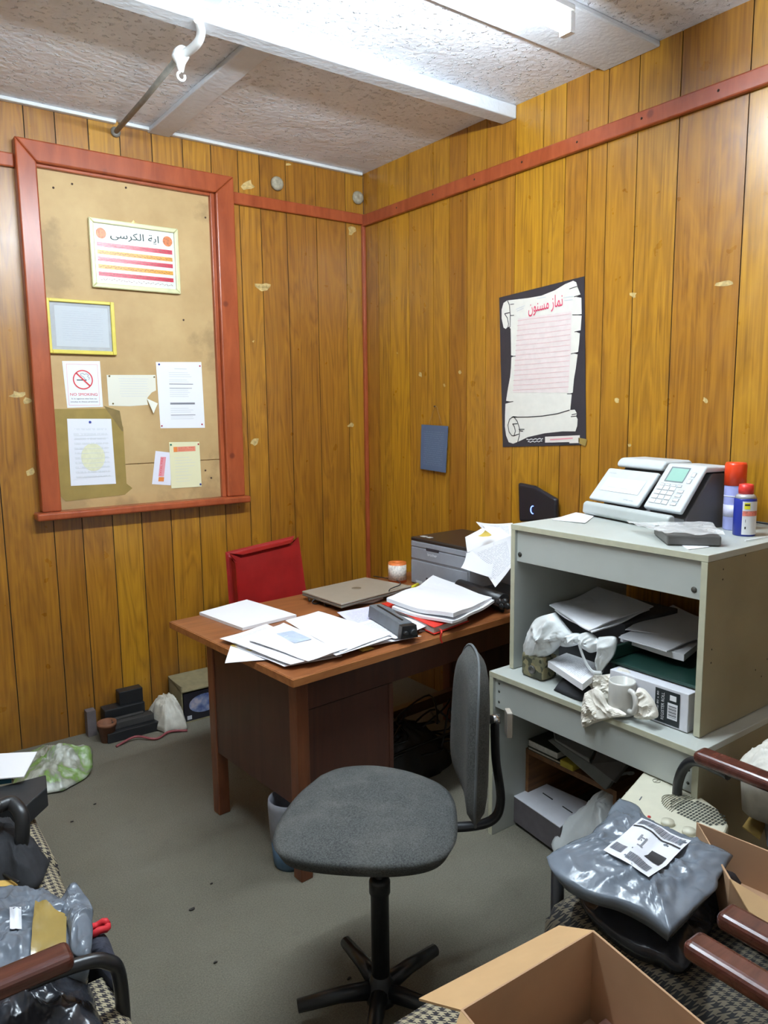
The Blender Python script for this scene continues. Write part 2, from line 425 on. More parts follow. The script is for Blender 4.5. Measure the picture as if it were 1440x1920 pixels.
class Frame:
    """flat writing surface: origin, width vector, height vector; (u,v) in 0..1 with v up"""
    def __init__(s, o, U, W, lift=.0008):
        s.o = V(o); s.U = V(U); s.W = V(W); s.n = s.U.cross(s.W).normalized()
        if s.n.dot(CAM - s.o) < 0: s.n = -s.n
        s.lift = lift
    def at(s, u, v, k=1): return s.o + s.U * u + s.W * v + s.n * s.lift * k
    def rects(s, name, rs, mat, parent, k=1):
        mb = MB()
        for (a, b, c, d) in rs:
            vs = [s.at(a, b, k), s.at(c, b, k), s.at(c, d, k), s.at(a, d, k)]
            mb.add(vs, [(0, 1, 2, 3)])
        return mb.build(name, mat, parent)
    def poly(s, name, polys, mat, parent, k=1):
        mb = MB()
        for p in polys: mb.add([s.at(a, b, k) for a, b in p], [tuple(range(len(p)))])
        return mb.build(name, mat, parent)
    def stroke(s, name, lines, wd, mat, parent, k=1):
        """lines of (u,v) points drawn as flat ribbons of width wd metres"""
        mb = MB()
        for ln in lines:
            pts = [s.at(a, b, k) for a, b in ln]
            for i in range(len(pts) - 1):
                d = (pts[i + 1] - pts[i]).normalized(); x = d.cross(s.n) * wd / 2
                mb.add([pts[i] - x - d * wd * .2, pts[i] + x - d * wd * .2, pts[i + 1] + x + d * wd * .2, pts[i + 1] - x + d * wd * .2], [(0, 1, 2, 3)])
        return mb.build(name, mat, parent)
    def text(s, name, body, u, v, hgt, mat, parent, width=None, k=1.5, rot90=False, align='CENTER'):
        """lettering centred at (u,v), cap height hgt metres, optional total width metres"""
        cu = bpy.data.curves.new(name, 'FONT'); cu.body = body; cu.align_x = align; cu.align_y = 'CENTER'; cu.size = 1; cu.resolution_u = 3
        o = bpy.data.objects.new(name, cu); COL.objects.link(o); bpy.context.view_layer.update()
        me = bpy.data.meshes.new_from_object(o.evaluated_get(bpy.context.evaluated_depsgraph_get()))
        bpy.data.objects.remove(o); me.materials.clear(); me.materials.append(mat)
        xs = [p.co.x for p in me.vertices]; wd = max(xs) - min(xs); sy = hgt / .7; sx = sy if not width else width / wd
        ex = s.U.normalized(); ey = s.W.normalized()
        if rot90: ex, ey = ey, -ex
        c = s.at(u, v, k)
        for p in me.vertices: x, y = p.co.x * sx, p.co.y * sy; p.co = c + ex * x + ey * y
        o = bpy.data.objects.new(name, me); COL.objects.link(o)
        if parent: o.parent = parent; o.matrix_parent_inverse = Matrix.Translation(-world_of(parent))
        return o

def circle(cx, cy, rx, ry, n=28): return [(cx + rx * math.cos(2 * math.pi * k / n), cy + ry * math.sin(2 * math.pi * k / n)) for k in range(n)]
def pins(fr, spots, parent, mat, r=.006):
    for (u, v) in spots:
        mb = MB(); mb.lathe([(r, 0), (r, .003), (r * .6, .007), (0, .008)], fr.at(u, v, 1), 10, fr.n); mb.build('pin', mat, parent)
BLUEPIN = simple('blue_pin', (40, 60, 150), .3, var=0); REDPIN = simple('red_pin', (190, 30, 60), .3, var=0); GREENPIN = simple('green_pin', (40, 110, 90), .3, var=0); BRASSPIN = simple('brass_pin', (150, 130, 80), .3, metal=.8, var=0)

# ------------------------------------------------------------------ room shell
XL, YN = -4.3, -5.0
mb = MB(); mb.box((XL, YN, -.05), (.06, .06, 0)); struct(mb.build('floor', CARPET))
mb = MB(); mb.box((XL, YN, H), (.06, .06, H + .05)); struct(mb.build('ceiling', CEIL))

def plank_wall(name, axis, cuts, lo, hi):
    """boards between vertical grooves on one wall; axis 0: runs along x at y=0; axis 1: runs along y at x=0"""
    me_v = []; me_f = []; tones = []
    cuts = sorted([lo] + cuts + [hi]); g = .0022
    for a, b in zip(cuts[:-1], cuts[1:]):
        tone = random.random()
        for (s0, s1, off, tn) in ((a + g, b - g, 0, tone), (b - g, b + g, .004, -1)):
            o = len(me_v)
            if axis == 0: q = [(s0, off, 0), (s1, off, 0), (s1, off, H), (s0, off, H)]
            else: q = [(off, s0, 0), (off, s1, 0), (off, s1, H), (off, s0, H)]
            me_v += q; f = (o, o + 1, o + 2, o + 3)
            me_f.append(f if axis == 0 else f[::-1]); tones.append(tn)
    me = bpy.data.meshes.new(name); me.from_pydata(me_v, [], me_f); me.update()
    at = me.attributes.new('tone', 'FLOAT', 'FACE')
    for i, t in enumerate(tones): at.data[i].value = max(t, 0)
    me.materials.append(WOODP); me.materials.append(DARKGAP)
    for i, t in enumerate(tones): me.polygons[i].material_index = 1 if t < 0 else 0
    # backing thickness
    o = bpy.data.objects.new(name, me); COL.objects.link(o)
    s = o.modifiers.new('thickness', 'SOLIDIFY'); s.thickness = .05; s.offset = -1
    return struct(o)
cl = [-.126, -.327, -.518, -.676, -.80, -.95, -1.10, -1.256, -1.41, -1.555, -1.70, -1.83, -2.045]
x = -2.045
while x > XL + .25: x -= random.choice((.12, .16, .2, .24)); cl.append(x)
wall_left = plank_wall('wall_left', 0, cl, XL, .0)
cr = [-.142, -.252, -.426, -.634, -.76, -.895, -1.031, -1.219, -1.386, -1.511, -1.629, -1.727, -1.869, -2.048, -2.311, -2.56]
y = -2.56
while y > YN + .25: y -= random.choice((.12, .16, .2, .24)); cr.append(y)
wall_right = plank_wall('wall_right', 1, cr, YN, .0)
mb = MB(); mb.box((XL, YN - .05, 0), (.0, YN, H)); struct(mb.build('wall_rear', simple('pale_wall_paint', (226, 222, 214), .6, var=.03)))
mb = MB(); mb.box((XL - .05, YN, 0), (XL, 0, H)); struct(mb.build('wall_side', simple('pale_wall_paint', (226, 222, 214), .6, var=.03)))

# timber rails and corner bead
mb = MB(); mb.box((-.861, -.022, 2.665), (0, 0, 2.725)); struct(mb.build('trim_1', REDW, None, .006))
mb = MB(); mb.box((XL, -.022, 2.665), (-1.885, 0, 2.725)); struct(mb.build('trim_2', REDW, None, .006))
mb = MB(); mb.box((-.024, YN, 2.655), (0, 0, 2.72)); struct(mb.build('trim_3', REDW, None, .006))
mb = MB(); mb.prism([(-.022, -.022, 0), (0, -.022, 0), (0, 0, 0), (-.022, 0, 0)], (0, 0, 2.66)); struct(mb.build('trim_4', REDW, None, .004))
# ceiling bead over the left wall, in three broken lengths
for k, (a, b) in enumerate(((XL, -1.43), (-1.40, -1.27), (-1.16, -.02))):
    mb = MB(); mb.box((a, -.028, H - .016), (b, 0, H)); struct(mb.build('trim_%d' % (5 + k), WHITEPAINT, None, .004))
# beams
mb = MB(); mb.box((XL, -1.222, H - .058), (0, -1.135, H)); struct(mb.build('trim_8', BEAMP, None, .006))
mb = MB(); mb.box((-1.275, -1.135, H - .022), (-1.165, 0, H)); struct(mb.build('trim_9', BEAMP, None, .005))
mb = MB(); mb.box((-1.56, YN, H - .02), (-1.47, -1.222, H)); struct(mb.build('trim_10', BEAMP, None, .005))
mb = MB(); mb.box((XL, -1.955, H - .022), (0, -1.70, H)); struct(mb.build('trim_11', BEAMP, None, .006))

# ------------------------------------------------------------------ boarded-over window
win = bpy.data.objects.new('window_1', None); COL.objects.link(win); win.location = (-1.365, 0, 1.1); struct(win)
fx0, fx1, ix0, ix1 = -1.885, -.853, -1.800, -.955
zt, zi, zs = 2.788, 2.695, 1.135
def member(name, pts, d=.055):
    m = MB(); m.prism([(x, -d, z) for x, z in pts], (0, d, 0)); return m.build(name, REDW, win, .007)
member('window_frame', [(fx0, zs), (ix0, zs), (ix0, zi), (fx0, zt)][::-1])
member('window_frame', [(fx0, zt), (ix0, zi), (ix1, zi), (fx1, zt)][::-1])
member('window_frame', [(fx1, zt), (ix1, zi), (ix1, zs), (fx1, zs)][::-1])
# inner stop on the right and top
m = MB(); m.box((ix1 - .022, -.032, zs), (ix1, 0, zi)); m.box((ix0, -.030, zi - .014), (ix1 - .022, 0, zi)); m.build('window_stop', REDW, win, .003)
m = MB(); m.box((-1.915, -.085, 1.098), (-.835, 0, 1.135)); m.build('window_sill', REDW, win, .01, 3)
m = MB(); m.box((ix0, -.008, zs), (ix1, 0, 1.334)); m.box((ix0, -.008, 1.338), (ix1, 0, zi)); m.build('window_board', BOARD, win)
BY = -.0085   # face of the board

def wallrect(x0, z0, x1, z1, y=BY): return Frame((x0, y, z0), (x1 - x0, 0, 0), (0, 0, z1 - z0))
def panel_on_wall(name, q, th, mat, parent=None, y=BY):
    """q: (x,z) corners tl,tr,br,bl"""
    return sheet(name, [(a, y, b) for a, b in q], mat, th, 0, parent, 2)

# framed calligraphy
t = thing('framed_calligraphy', (-1.37, BY, 2.34), 'cream-framed Arabic calligraphy picture with red and gold bands', 'picture')
x0, x1, z0, z1 = -1.586, -1.154, 2.180, 2.497
m = MB()
fw = .022
m.prism([(x0, -.03, z0), (x0 + fw, -.03, z0 + fw), (x0 + fw, -.03, z1 - fw), (x0, -.03, z1)], (0, .02, 0)); m.prism([(x1, -.03, z0), (x1, -.03, z1), (x1 - fw, -.03, z1 - fw), (x1 - fw, -.03, z0 + fw)], (0, .02, 0))
m.prism([(x0, -.03, z1), (x0 + fw, -.03, z1 - fw), (x1 - fw, -.03, z1 - fw), (x1, -.03, z1)], (0, .02, 0)); m.prism([(x0, -.03, z0), (x1, -.03, z0), (x1 - fw, -.03, z0 + fw), (x0 + fw, -.03, z0 + fw)], (0, .02, 0))
m.build('frame', simple('cream_gilt_frame', (214, 212, 168), .3, var=.06), t, .005)
m = MB(); m.box((x0 + fw, -.020, z0 + fw), (x1 - fw, -.010, z1 - fw)); m.build('picture_print', simple('silver_foil_print', (206, 208, 204), .32, metal=.1, var=.08, scale=60), t)
fr = Frame((x0 + fw, -.0205, z0 + fw), (x1 - x0 - 2 * fw, 0, 0), (0, 0, z1 - z0 - 2 * fw))
CRIM = simple('crimson_foil', (190, 40, 66), .25, var=.2, scale=90); GOLD = simple('gold_foil', (216, 150, 40), .3, var=.25, scale=90)
fr.rects('crimson_band', [(.03, .615, .97, .69), (.03, .375, .97, .445), (.03, .125, .97, .195)], CRIM, t)
fr.rects('gold_band', [(.03, .49, .97, .56), (.03, .25, .97, .32)], GOLD, t)
fr.text('title_lettering', '\uFEF1\uFEB3\uFEAE\uFED7'[:0] + '\uFEF0\uFEB3\uFEAE\uFEDC\uFEDF\uFE8D \uFE94\uFEF3\uFE8D', .5, .84, .032, simple('green_black_ink', (52, 66, 66), .8, var=0, Specular_IOR_Level=0.05), t, width=.235)
for cx in (.085, .915):
    fr.poly('roundel', [circle(cx, .84, .062, .09)], simple('orange_roundel', (204, 110, 50), .35, var=.4, scale=120), t)
fr.stroke('verse_lettering', [[(.05 + i * .0305, z + (.012 if i % 2 else -.014)), (.05 + i * .0305 + .022, z + random.uniform(-.02, .02))] for z in (.655, .525, .41, .285, .16, .07) for i in range(30)], .0018, simple('dark_band_lettering', (120, 60, 40), .5, var=0), t, 2)
m = MB(); m.prism([(-1.385, -.012, 2.497), (-1.355, -.012, 2.497), (-1.37, -.012, 2.512)], (0, .003, 0)); m.build('hanger', BRASSPIN, t)

# yellow framed notice
t = thing('framed_notice', (-1.645, BY, 1.99), 'yellow-framed notice with a faded grey sheet under glass', 'picture')
x0, x1, z0, z1 = -1.797, -1.492, 1.867, 2.116; f = .018
m = MB(); m.box((x0, -.03, z0), (x0 + f * .7, -.009, z1)); m.box((x1 - f, -.03, z0), (x1, -.009, z1)); m.box((x0 + f * .7, -.03, z0), (x1 - f, -.009, z0 + f)); m.box((x0 + f * .7, -.03, z1 - f * .8), (x1 - f, -.009, z1))
m.build('frame', simple('yellow_plastic_frame', (214, 196, 84), .35, var=.05), t, .003)
m = MB(); m.box((x0 + f * .7, -.016, z0 + f), (x1 - f, -.010, z1 - f * .8)); m.build('mount', simple('grey_mount', (160, 164, 168), .5, var=.1), t)
sheet('sheet', [(x0 + .035, -.0165, z1 - .03), (x1 - .03, -.0165, z1 - .03), (x1 - .03, -.0165, z0 + .035), (x0 + .035, -.0165, z0 + .035)], mk_paper('faded_notice', (190, 196, 202), (180, 186, 194), 18), .0005, 0, t, 2)
m = MB(); m.box((x0 + f * .7, -.0215, z0 + f), (x1 - f, -.020, z1 - f * .8))
g, gt, gb = base('clear_glass', (.9, .92, .95, 1), .12); gb.inputs['Alpha'].default_value = .12; m.build('glass', g, t)

# no smoking sign
t = panel_on_wall('no_smoking_sign', [(-1.742, 1.834), (-1.57, 1.838), (-1.569, 1.620), (-1.733, 1.617)], .001, mk_paper('sign_paper', (232, 234, 240)))
tag(t, 'white no smoking sign with red prohibition ring', 'sign')
fr = wallrect(-1.738, 1.618, -1.57, 1.836, BY - .0012)
ring = []
for k in range(36):
    a0, a1 = 2 * math.pi * k / 36, 2 * math.pi * (k + 1) / 36
    e = lambda r, a: (.5 + r * math.cos(a) * 1.30, .60 + r * math.sin(a))
    ring.append([e(.185, a0), e(.21, a0), e(.21, a1), e(.185, a1)])
fr.poly('prohibition_ring', ring + [[(.31, .735), (.34, .755), (.70, .475), (.67, .452)]], REDINK, t, 2)
fr.rects('cigarette', [(.33, .582, .60, .602)], INK, t, 1)
fr.stroke('smoke', [[(.66, .60), (.68, .64), (.63, .67), (.66, .70), (.60, .73), (.55, .71), (.50, .74), (.44, .72), (.45, .69), (.50, .67), (.54, .64), (.56, .61)]], .0022, GREYINK, t, 1)
fr.text('sign_heading', 'NO SMOKING', .5, .28, .013, REDINK, t, width=.125)
fr.text('sign_line', 'It is against the law to', .5, .19, .006, INK, t, width=.115)
fr.text('sign_line', 'smoke in these premises', .5, .125, .006, INK, t, width=.125)
fr.stroke('sign_border', [[(.08, .05), (.92, .05), (.92, .93), (.08, .93), (.08, .05)]], .0015, PINKINK, t, 1)

# torn card
m = MB(); pts = [(-1.542, 1.773), (-1.302, 1.777), (-1.303, 1.700), (-1.325, 1.69), (-1.348, 1.665), (-1.352, 1.650), (-1.348, 1.628), (-1.44, 1.622), (-1.541, 1.625)]
m.prism([(a, BY - .0012, b) for a, b in pts], (0, .0012, 0)); t = m.build('torn_notice', mk_paper('cream_card', (224, 222, 208)))
tag(t, 'small landscape cream notice with torn lower right corner', 'notice')
m = MB(); m.prism([(-1.353, BY - .004, 1.66), (-1.305, BY - .022, 1.635), (-1.330, BY - .024, 1.585)], (0, .001, 0)); m.build('torn_flap', mk_paper('cream_card', (224, 222, 208)), t)
fr = wallrect(-1.542, 1.625, -1.302, 1.777, BY - .0013)
fr.rects('print', [(.25 + random.uniform(-.02, .02), v, .85 + random.uniform(-.1, .02), v + .012) for v in (.86, .78, .70, .62, .54, .46, .38, .30)], FAINT, t)
pins(fr, [(.05, .94), (.97, .93), (.09, .07)], t, BRASSPIN, .004)

# A4 letter
t = panel_on_wall('pinned_letter', [(-1.296, 1.841), (-1.055, 1.847), (-1.051, 1.506), (-1.290, 1.510)], .001, mk_paper('letter_paper', (234, 235, 241)))
tag(t, 'tall white printed letter pinned right of the torn notice', 'notice')
fr = wallrect(-1.293, 1.508, -1.053, 1.843, BY - .0012)
fr.rects('print', [(.38, .895, .65, .905)] + [(.25, v, .25 + random.uniform(.3, .52), v + .006) for v in (.84, .81, .78, .73, .70, .60, .57, .54, .51, .48, .30, .27, .24, .17, .14)], FAINT, t)
fr.rects('heading', [(.25, .665, .78, .676), (.25, .605, .75, .612), (.25, .36, .80, .39), (.25, .195, .80, .205)], GREYINK, t)
pins(fr, [(.05, .96)], t, BLUEPIN, .005); pins(fr, [(.04, .04), (.94, .05), (.95, .95)], t, REDPIN, .004)

# taped paper
t = thing('taped_certificate', (-1.64, BY, 1.4), 'white certificate with yellow seal, framed in brown parcel tape', 'notice')
q = [(-1.795, 1.612), (-1.52, 1.612), (-1.478, 1.52), (-1.478, 1.24), (-1.45, 1.215), (-1.49, 1.185), (-1.77, 1.175), (-1.79, 1.20)]
m = MB(); m.prism([(a, BY - .0012, b) for a, b in q], (0, .0011, 0)); m.build('tape_border', TAPE, t)
m = MB(); m.prism([(-1.565, BY - .0016, 1.625), (-1.49, BY - .0016, 1.60), (-1.478, BY - .0016, 1.50), (-1.485, BY - .0016, 1.50)], (0, .0003, 0)); m.build('tape_strip', simple('dark_tape_strip', (128, 108, 66), .3), t)
panel_on_wall('certificate_sheet', [(-1.738, 1.566), (-1.534, 1.562), (-1.530, 1.243), (-1.742, 1.247)], .001, mk_paper('certificate', (228, 230, 238), (218, 221, 228), 14), t, BY - .0014)
fr = wallrect(-1.738, 1.245, -1.532, 1.564, BY - .0026)
fr.poly('seal', [circle(.52, .42, .27, .21)], simple('pale_yellow_seal', (222, 222, 190), .6, var=.06, scale=60), t)
fr.rects('print', [(.12, v, .9, v + .005) for v in (.75, .7, .62, .55, .48, .4, .33, .26, .19, .12)], FAINT, t, 2)
pins(fr, [(.5, .95)], t, BLUEPIN, .006)

# two small slips
t = panel_on_wall('registration_slip', [(-1.322, 1.396), (-1.242, 1.384), (-1.252, 1.215), (-1.350, 1.228)], .001, mk_paper('slip_paper', (226, 226, 238)), None, BY)
tag(t, 'small tilted white slip with sideways red lettering', 'notice')
fr = Frame((-1.350, BY - .0012, 1.228), (.095, 0, -.008), (.028, 0, .166)); fr.rects('orange_block', [(.32, .09, .62, .22)], simple('orange_ink', (226, 130, 60), .5, var=0), t); fr.rects('red_block', [(.30, .24, .60, .84)], PINKINK, t)
fr.text('slip_lettering', 'EXCEL FIRE', .40, .54, .010, REDINK, t, width=.09, k=2, rot90=True)
t = panel_on_wall('cream_notice', [(-1.250, 1.438), (-1.087, 1.434), (-1.085, 1.197), (-1.250, 1.199)], .001, mk_paper('cream_notice_paper', (226, 222, 184)), None, BY - .0016)
tag(t, 'cream notice with orange and red heading, pinned low on the board', 'notice')
fr = wallrect(-1.250, 1.198, -1.087, 1.436, BY - .0028)
fr.rects('orange_block', [(.13, .79, .25, .90)], simple('orange_ink', (226, 130, 60), .5, var=0), t); fr.rects('red_block', [(.25, .79, .86, .90)], simple('salmon_ink', (226, 150, 120), .5, var=0), t)
fr.text('heading_lettering', 'EXCEL FIRE', .56, .868, .008, REDINK, t, width=.085, k=2); fr.text('heading_lettering', 'RESISTANCE', .56, .822, .007, REDINK, t, width=.085, k=2)
fr.rects('print', [(.15, v, .15 + random.uniform(.4, .7), v + .006) for v in (.66, .6, .54, .47, .41, .35, .27, .2, .14)], FAINT, t)
pins(fr, [(.05, .95)], t, GREENPIN, .005); pins(fr, [(.96, .94)], t, REDPIN, .004); pins(fr, [(.97, .05)], t, BLUEPIN, .005)

# nail heads in the board
for (px, py) in ((135, 345), (236, 352), (385, 408), (344, 600), (385, 882), (396, 896), (100, 352)):
    q = P(px, py, 1, BY); m = MB(); m.lathe([(.005, 0), (.005, .002), (0, .003)], q, 8, (0, -1, 0)); m.build('nail_head', simple('rusty_nail', (70, 50, 40), .6), win)

# plaster knobs
for px, py, lb in ((518, 345, 'round white plastered knob on the wall above the rail, left of the corner'), (672, 372, 'round white plastered knob tucked in the room corner above the rail')):
    q = P(px, py, 1, 0) if px < 600 else V((-.045, 0, 2.815))
    m = MB(); m.lathe([(.033, 0), (.038, .008), (.034, .02), (.018, .028), (.012, .026), (0, .024)], q, 14, (0, -1, 0)); o = m.build('wall_knob', simple('grubby_plaster', (156, 148, 128), .6, var=.25, scale=60))
    tag(o, lb, 'knob', 'plastered knobs above the rail')

# scuffs and filler patches in the walls
def chips(parent, lst, axis, val):
    m = MB()
    for (px, py, s, a) in lst:
        c = P(px, py, axis, val); n = 9
        for_ = []
        for k in range(n):
            an = 2 * math.pi * k / n; r = s * (.6 + .8 * random.random()); u = r * math.cos(an); v = r * a * math.sin(an)
            for_.append(c + (V((u + v * .3, 0, v)) if axis == 1 else V((0, u + v * .3, v))))
        m.add(for_, [tuple(range(n)) if axis == 1 else tuple(range(n))[::-1]])
    o = m.build('scuff_marks', simple('pale_filler', (186, 160, 104), .6, var=.3, scale=60), parent); return o
chips(wall_left, [(215, 248, .012, .7), (465, 348, .03, .8), (660, 432, .03, 1.0), (495, 536, .045, .35), (497, 541, .03, .5), (657, 797, .02, .7), (33, 740, .03, .5), (50, 752, .02, 1), (57, 886, .022, .9), (475, 640, .006, 1), (478, 828, .02, 1), (540, 308, .02, .4), (215, 838, .01, 1)], 1, -.0008)
chips(wall_right, [(788, 703, .016, .7), (833, 723, .010, 1.1), (862, 697, .012, .9), (1187, 553, .014, .8), (1157, 751, .010, 1), (1358, 533, .03, .35), (1322, 751, .010, 1), (1338, 878, .018, .5), (1180, 835, .008, .8), (745, 662, .006, 1)], 0, -.0008)
nail = MB()
for k in range(14):
    nail.lathe([(.005, 0), (0, .002)], (-.0245, -.35 - k * .31, 2.69), 8, (-1, 0, 0))
nail.build('nail_heads', simple('rusty_nail', (70, 50, 40), .6), bpy.data.objects['trim_3'])

# ------------------------------------------------------------------ scroll poster on the right wall
t = thing('scroll_poster', (-.002, -1.39, 1.77), 'black poster printed with a white unrolled scroll and red Urdu heading', 'poster')
PX = lambda a, b: P(a, b, 0, -.003)
m = MB(); q = [PX(936, 558), PX(1096, 518), PX(1099, 834), PX(943, 838)]
sheet('poster_sheet', q, simple('black_poster_ink', (48, 46, 52), .4, var=.06), .0008, .0, t, 2)
def pz(x, y): return (740 + x / 3.6, 500 + y / 3.6)
def ppoly(name, polys, mat, k):
    mb = MB()
    for p in polys: mb.add([P(*pz(*c), 0, -.004 - .0006 * k) for c in p], [tuple(range(len(p)))[::-1]])
    return mb.build(name, mat, t)
body = [(760, 228), (900, 212), (990, 196), (1080, 160), (1150, 118), (1205, 95), (1225, 105), (1235, 140), (1255, 190), (1225, 205), (1260, 210), (1262, 320), (1215, 325), (1262, 330), (1255, 430), (1225, 440), (1250, 450), (1245, 520), (1238, 575), (1205, 585), (1235, 592), (1222, 690), (1210, 760), (1202, 850), (1180, 858), (1195, 862), (1185, 968), (1215, 965), (1230, 990), (1225, 1010), (1235, 1030), (1232, 1075), (1220, 1112), (1130, 1112), (1010, 1125), (900, 1150), (830, 1183), (800, 1195), (770, 1185), (752, 1140), (744, 1080), (745, 1000), (748, 925), (790, 913), (752, 905), (765, 820), (780, 740), (785, 680), (788, 612), (810, 604), (786, 598), (785, 520), (783, 418), (765, 405), (750, 420), (735, 412), (722, 350), (722, 290), (735, 245)]
ppoly('scroll_print', [body], simple('scroll_white', (226, 222, 212), .5, var=.03), 1)
ppoly('text_wash', [[(835, 350), (1195, 300), (1190, 560), (1170, 850), (800, 850), (815, 600)]], simple('pink_wash', (226, 212, 208), .5, var=.04), 2)
def pstroke(name, lines, wd, mat, k):
    fr_ = Frame(P(*pz(0, 0), 0, -.004 - .0006 * k), (0, 0, 0), (0, 0, 0)) if False else None
    mb = MB()
    for ln in lines:
        pts = [P(*pz(*c), 0, -.004 - .0006 * k) for c in ln]
        for i in range(len(pts) - 1):
            d = (pts[i + 1] - pts[i]).normalized(); x_ = d.cross(V((-1, 0, 0))) * wd / 2
            mb.add([pts[i] - x_ - d * wd * .2, pts[i] + x_ - d * wd * .2, pts[i + 1] + x_ + d * wd * .2, pts[i + 1] - x_ + d * wd * .2], [(0, 1, 2, 3)])
    return mb.build(name, mat, t)
pstroke('scroll_outline', [[(762, 230), (775, 260), (780, 330), (778, 408), (765, 412)], [(775, 310), (742, 318), (760, 345), (768, 385), (765, 410)], [(790, 1016), (900, 1015), (1000, 1008), (1100, 992), (1180, 968)],
    [(825, 1015), (800, 1012), (775, 1030), (764, 1070), (772, 1115), (790, 1140), (805, 1142), (815, 1110), (808, 1080), (796, 1062), (828, 1060)], [(805, 1014), (828, 1045), (842, 1090), (842, 1140), (830, 1183)], [(808, 1140), (838, 1130)], [(838, 1098), (875, 1098)], [(842, 1108), (865, 1110)]], .004, INK, 3)
pstroke('crack_lines', [[(1255, 190), (1212, 203)], [(1180, 150), (1232, 132)], [(1262, 325), (1200, 325)], [(1255, 432), (1215, 440)], [(1240, 578), (1190, 588)], [(1200, 858), (1165, 858)], [(752, 915), (800, 910)], [(786, 604), (815, 604)], [(780, 255), (805, 252)], [(780, 330), (805, 328)], [(1195, 1000), (1228, 992)], [(1190, 1012), (1232, 1008)]], .003, INK, 3)
pstroke('verse_rows', [[(830 - i * 2.4, 365 + i * 33.5), (920, 352 + i * 34), (1000, 345 + i * 34 + random.uniform(-3, 3)), (1100, 331 + i * 34.6), (1188 - i, 318 + i * 35.2)] for i in range(15)], .0028, simple('faded_pink_text', (224, 188, 188), .5, var=.1, scale=300), 3)
fr = Frame(P(*pz(870, 305), 0, -.0062), P(*pz(1160, 240), 0, -.0062) - P(*pz(870, 305), 0, -.0062), (0, 0, .1), .0004)
fr.text('heading_lettering', '\uFEE5\uFEEE\uFEE8\uFEB4\uFEE3 \uFEAF\uFE8E\uFEE4\uFEE7', .52, .12, .052, simple('hot_pink_ink', (222, 60, 100), .5, var=0), t, width=.20, k=2)
pstroke('side_notes', [[(820, 288), (878, 262)], [(825, 300), (870, 280)], [(1140, 210), (1205, 200)], [(1145, 228), (1200, 222)], [(960, 215), (1020, 205)]], .003, FAINT, 3)
ppoly('sticker', [[(1015, 1148), (1250, 1138), (1248, 1190), (1180, 1192), (1178, 1184), (1015, 1188)]], simple('sticker_white', (224, 216, 208), .5, var=0), 2)
pstroke('sticker_print', [[(1050, 1168), (1200, 1158)]], .006, PINKINK, 3)
pstroke('imprint_lettering', [[(890 + i * 14, 1168 - i * .8 + (4 if i % 2 else -3)), (902 + i * 14, 1166 - i * .8)] for i in range(8)] + [[(900 + i * 14, 1184 - i * .8 + (3 if i % 2 else -4)), (911 + i * 14, 1182 - i * .8)] for i in range(7)], .004, simple('white_ink', (220, 220, 220), .5, var=0), 2)
ppoly('tape_tab', [[(1240, 1155), (1300, 1165), (1285, 1215), (1240, 1190)]], TAPE, 2)

# blue booklet on a string
t = thing('hanging_booklet', (-.01, -.64, 1.38), 'faded blue booklet hanging from a loop of string on a nail', 'booklet')
sheet('booklet_cover', [P(792, 796, 0, -.012), P(841, 799, 0, -.012), P(837, 886, 0, -.016), P(790, 879, 0, -.016)], mk_paper('faded_blue_cover', (84, 98, 122), (96, 110, 132), 22), .006, .003, t, 6)
m = MB(); m.tube(spline([P(804, 797, 0, -.01), P(812, 772, 0, -.008), P(818, 762, 0, -.008), P(822, 775, 0, -.008), P(828, 797, 0, -.01)]), .0012, 6); m.build('string', simple('tan_string', (150, 116, 70), .8), t)
m = MB(); m.lathe([(.004, 0), (.004, .012), (0, .013)], P(817, 762, 0, -.001), 8, (-1, 0, 0)); m.build('nail', simple('rusty_nail', (70, 50, 40), .6), t)

# ------------------------------------------------------------------ ceiling: lamp and old light pipe
t = thing('fluorescent_light', (-1.6, -2.13, H), 'long white fluorescent strip light glowing below the ceiling', 'light')
LE = P(1068, 52, 2, H - .17); LY = LE.y; LX1 = LE.x; LX0 = LX1 - 1.80
ENAM = simple('white_enamel', (230, 230, 230), .4, var=0)
m = MB(); m.box((LX0, LY - .024, H - .135), (LX1, LY + .024, H - .11)); m.build('light_body', ENAM, t, .006)
for x in (LX0 + .25, LX1 - .25):
    m = MB(); m.tube([(x, LY, H - .111), (x, LY, H)], .008, 10); m.build('hanging_rod', ENAM, t)
m = MB(); m.tube([(LX0 + .02, LY, H - .172), (LX1 - .02, LY, H - .172)], .019, 16); m.build('lit_tube', mk_emit('lit_tube', (.80, .92, 1.0, 1), LAMP_STRENGTH), t)
for x in (LX0, LX1 - .022):
    m = MB(); m.box((x, LY - .022, H - .195), (x + .022, LY + .022, H - .135)); m.build('tube_holder', ENAM, t)

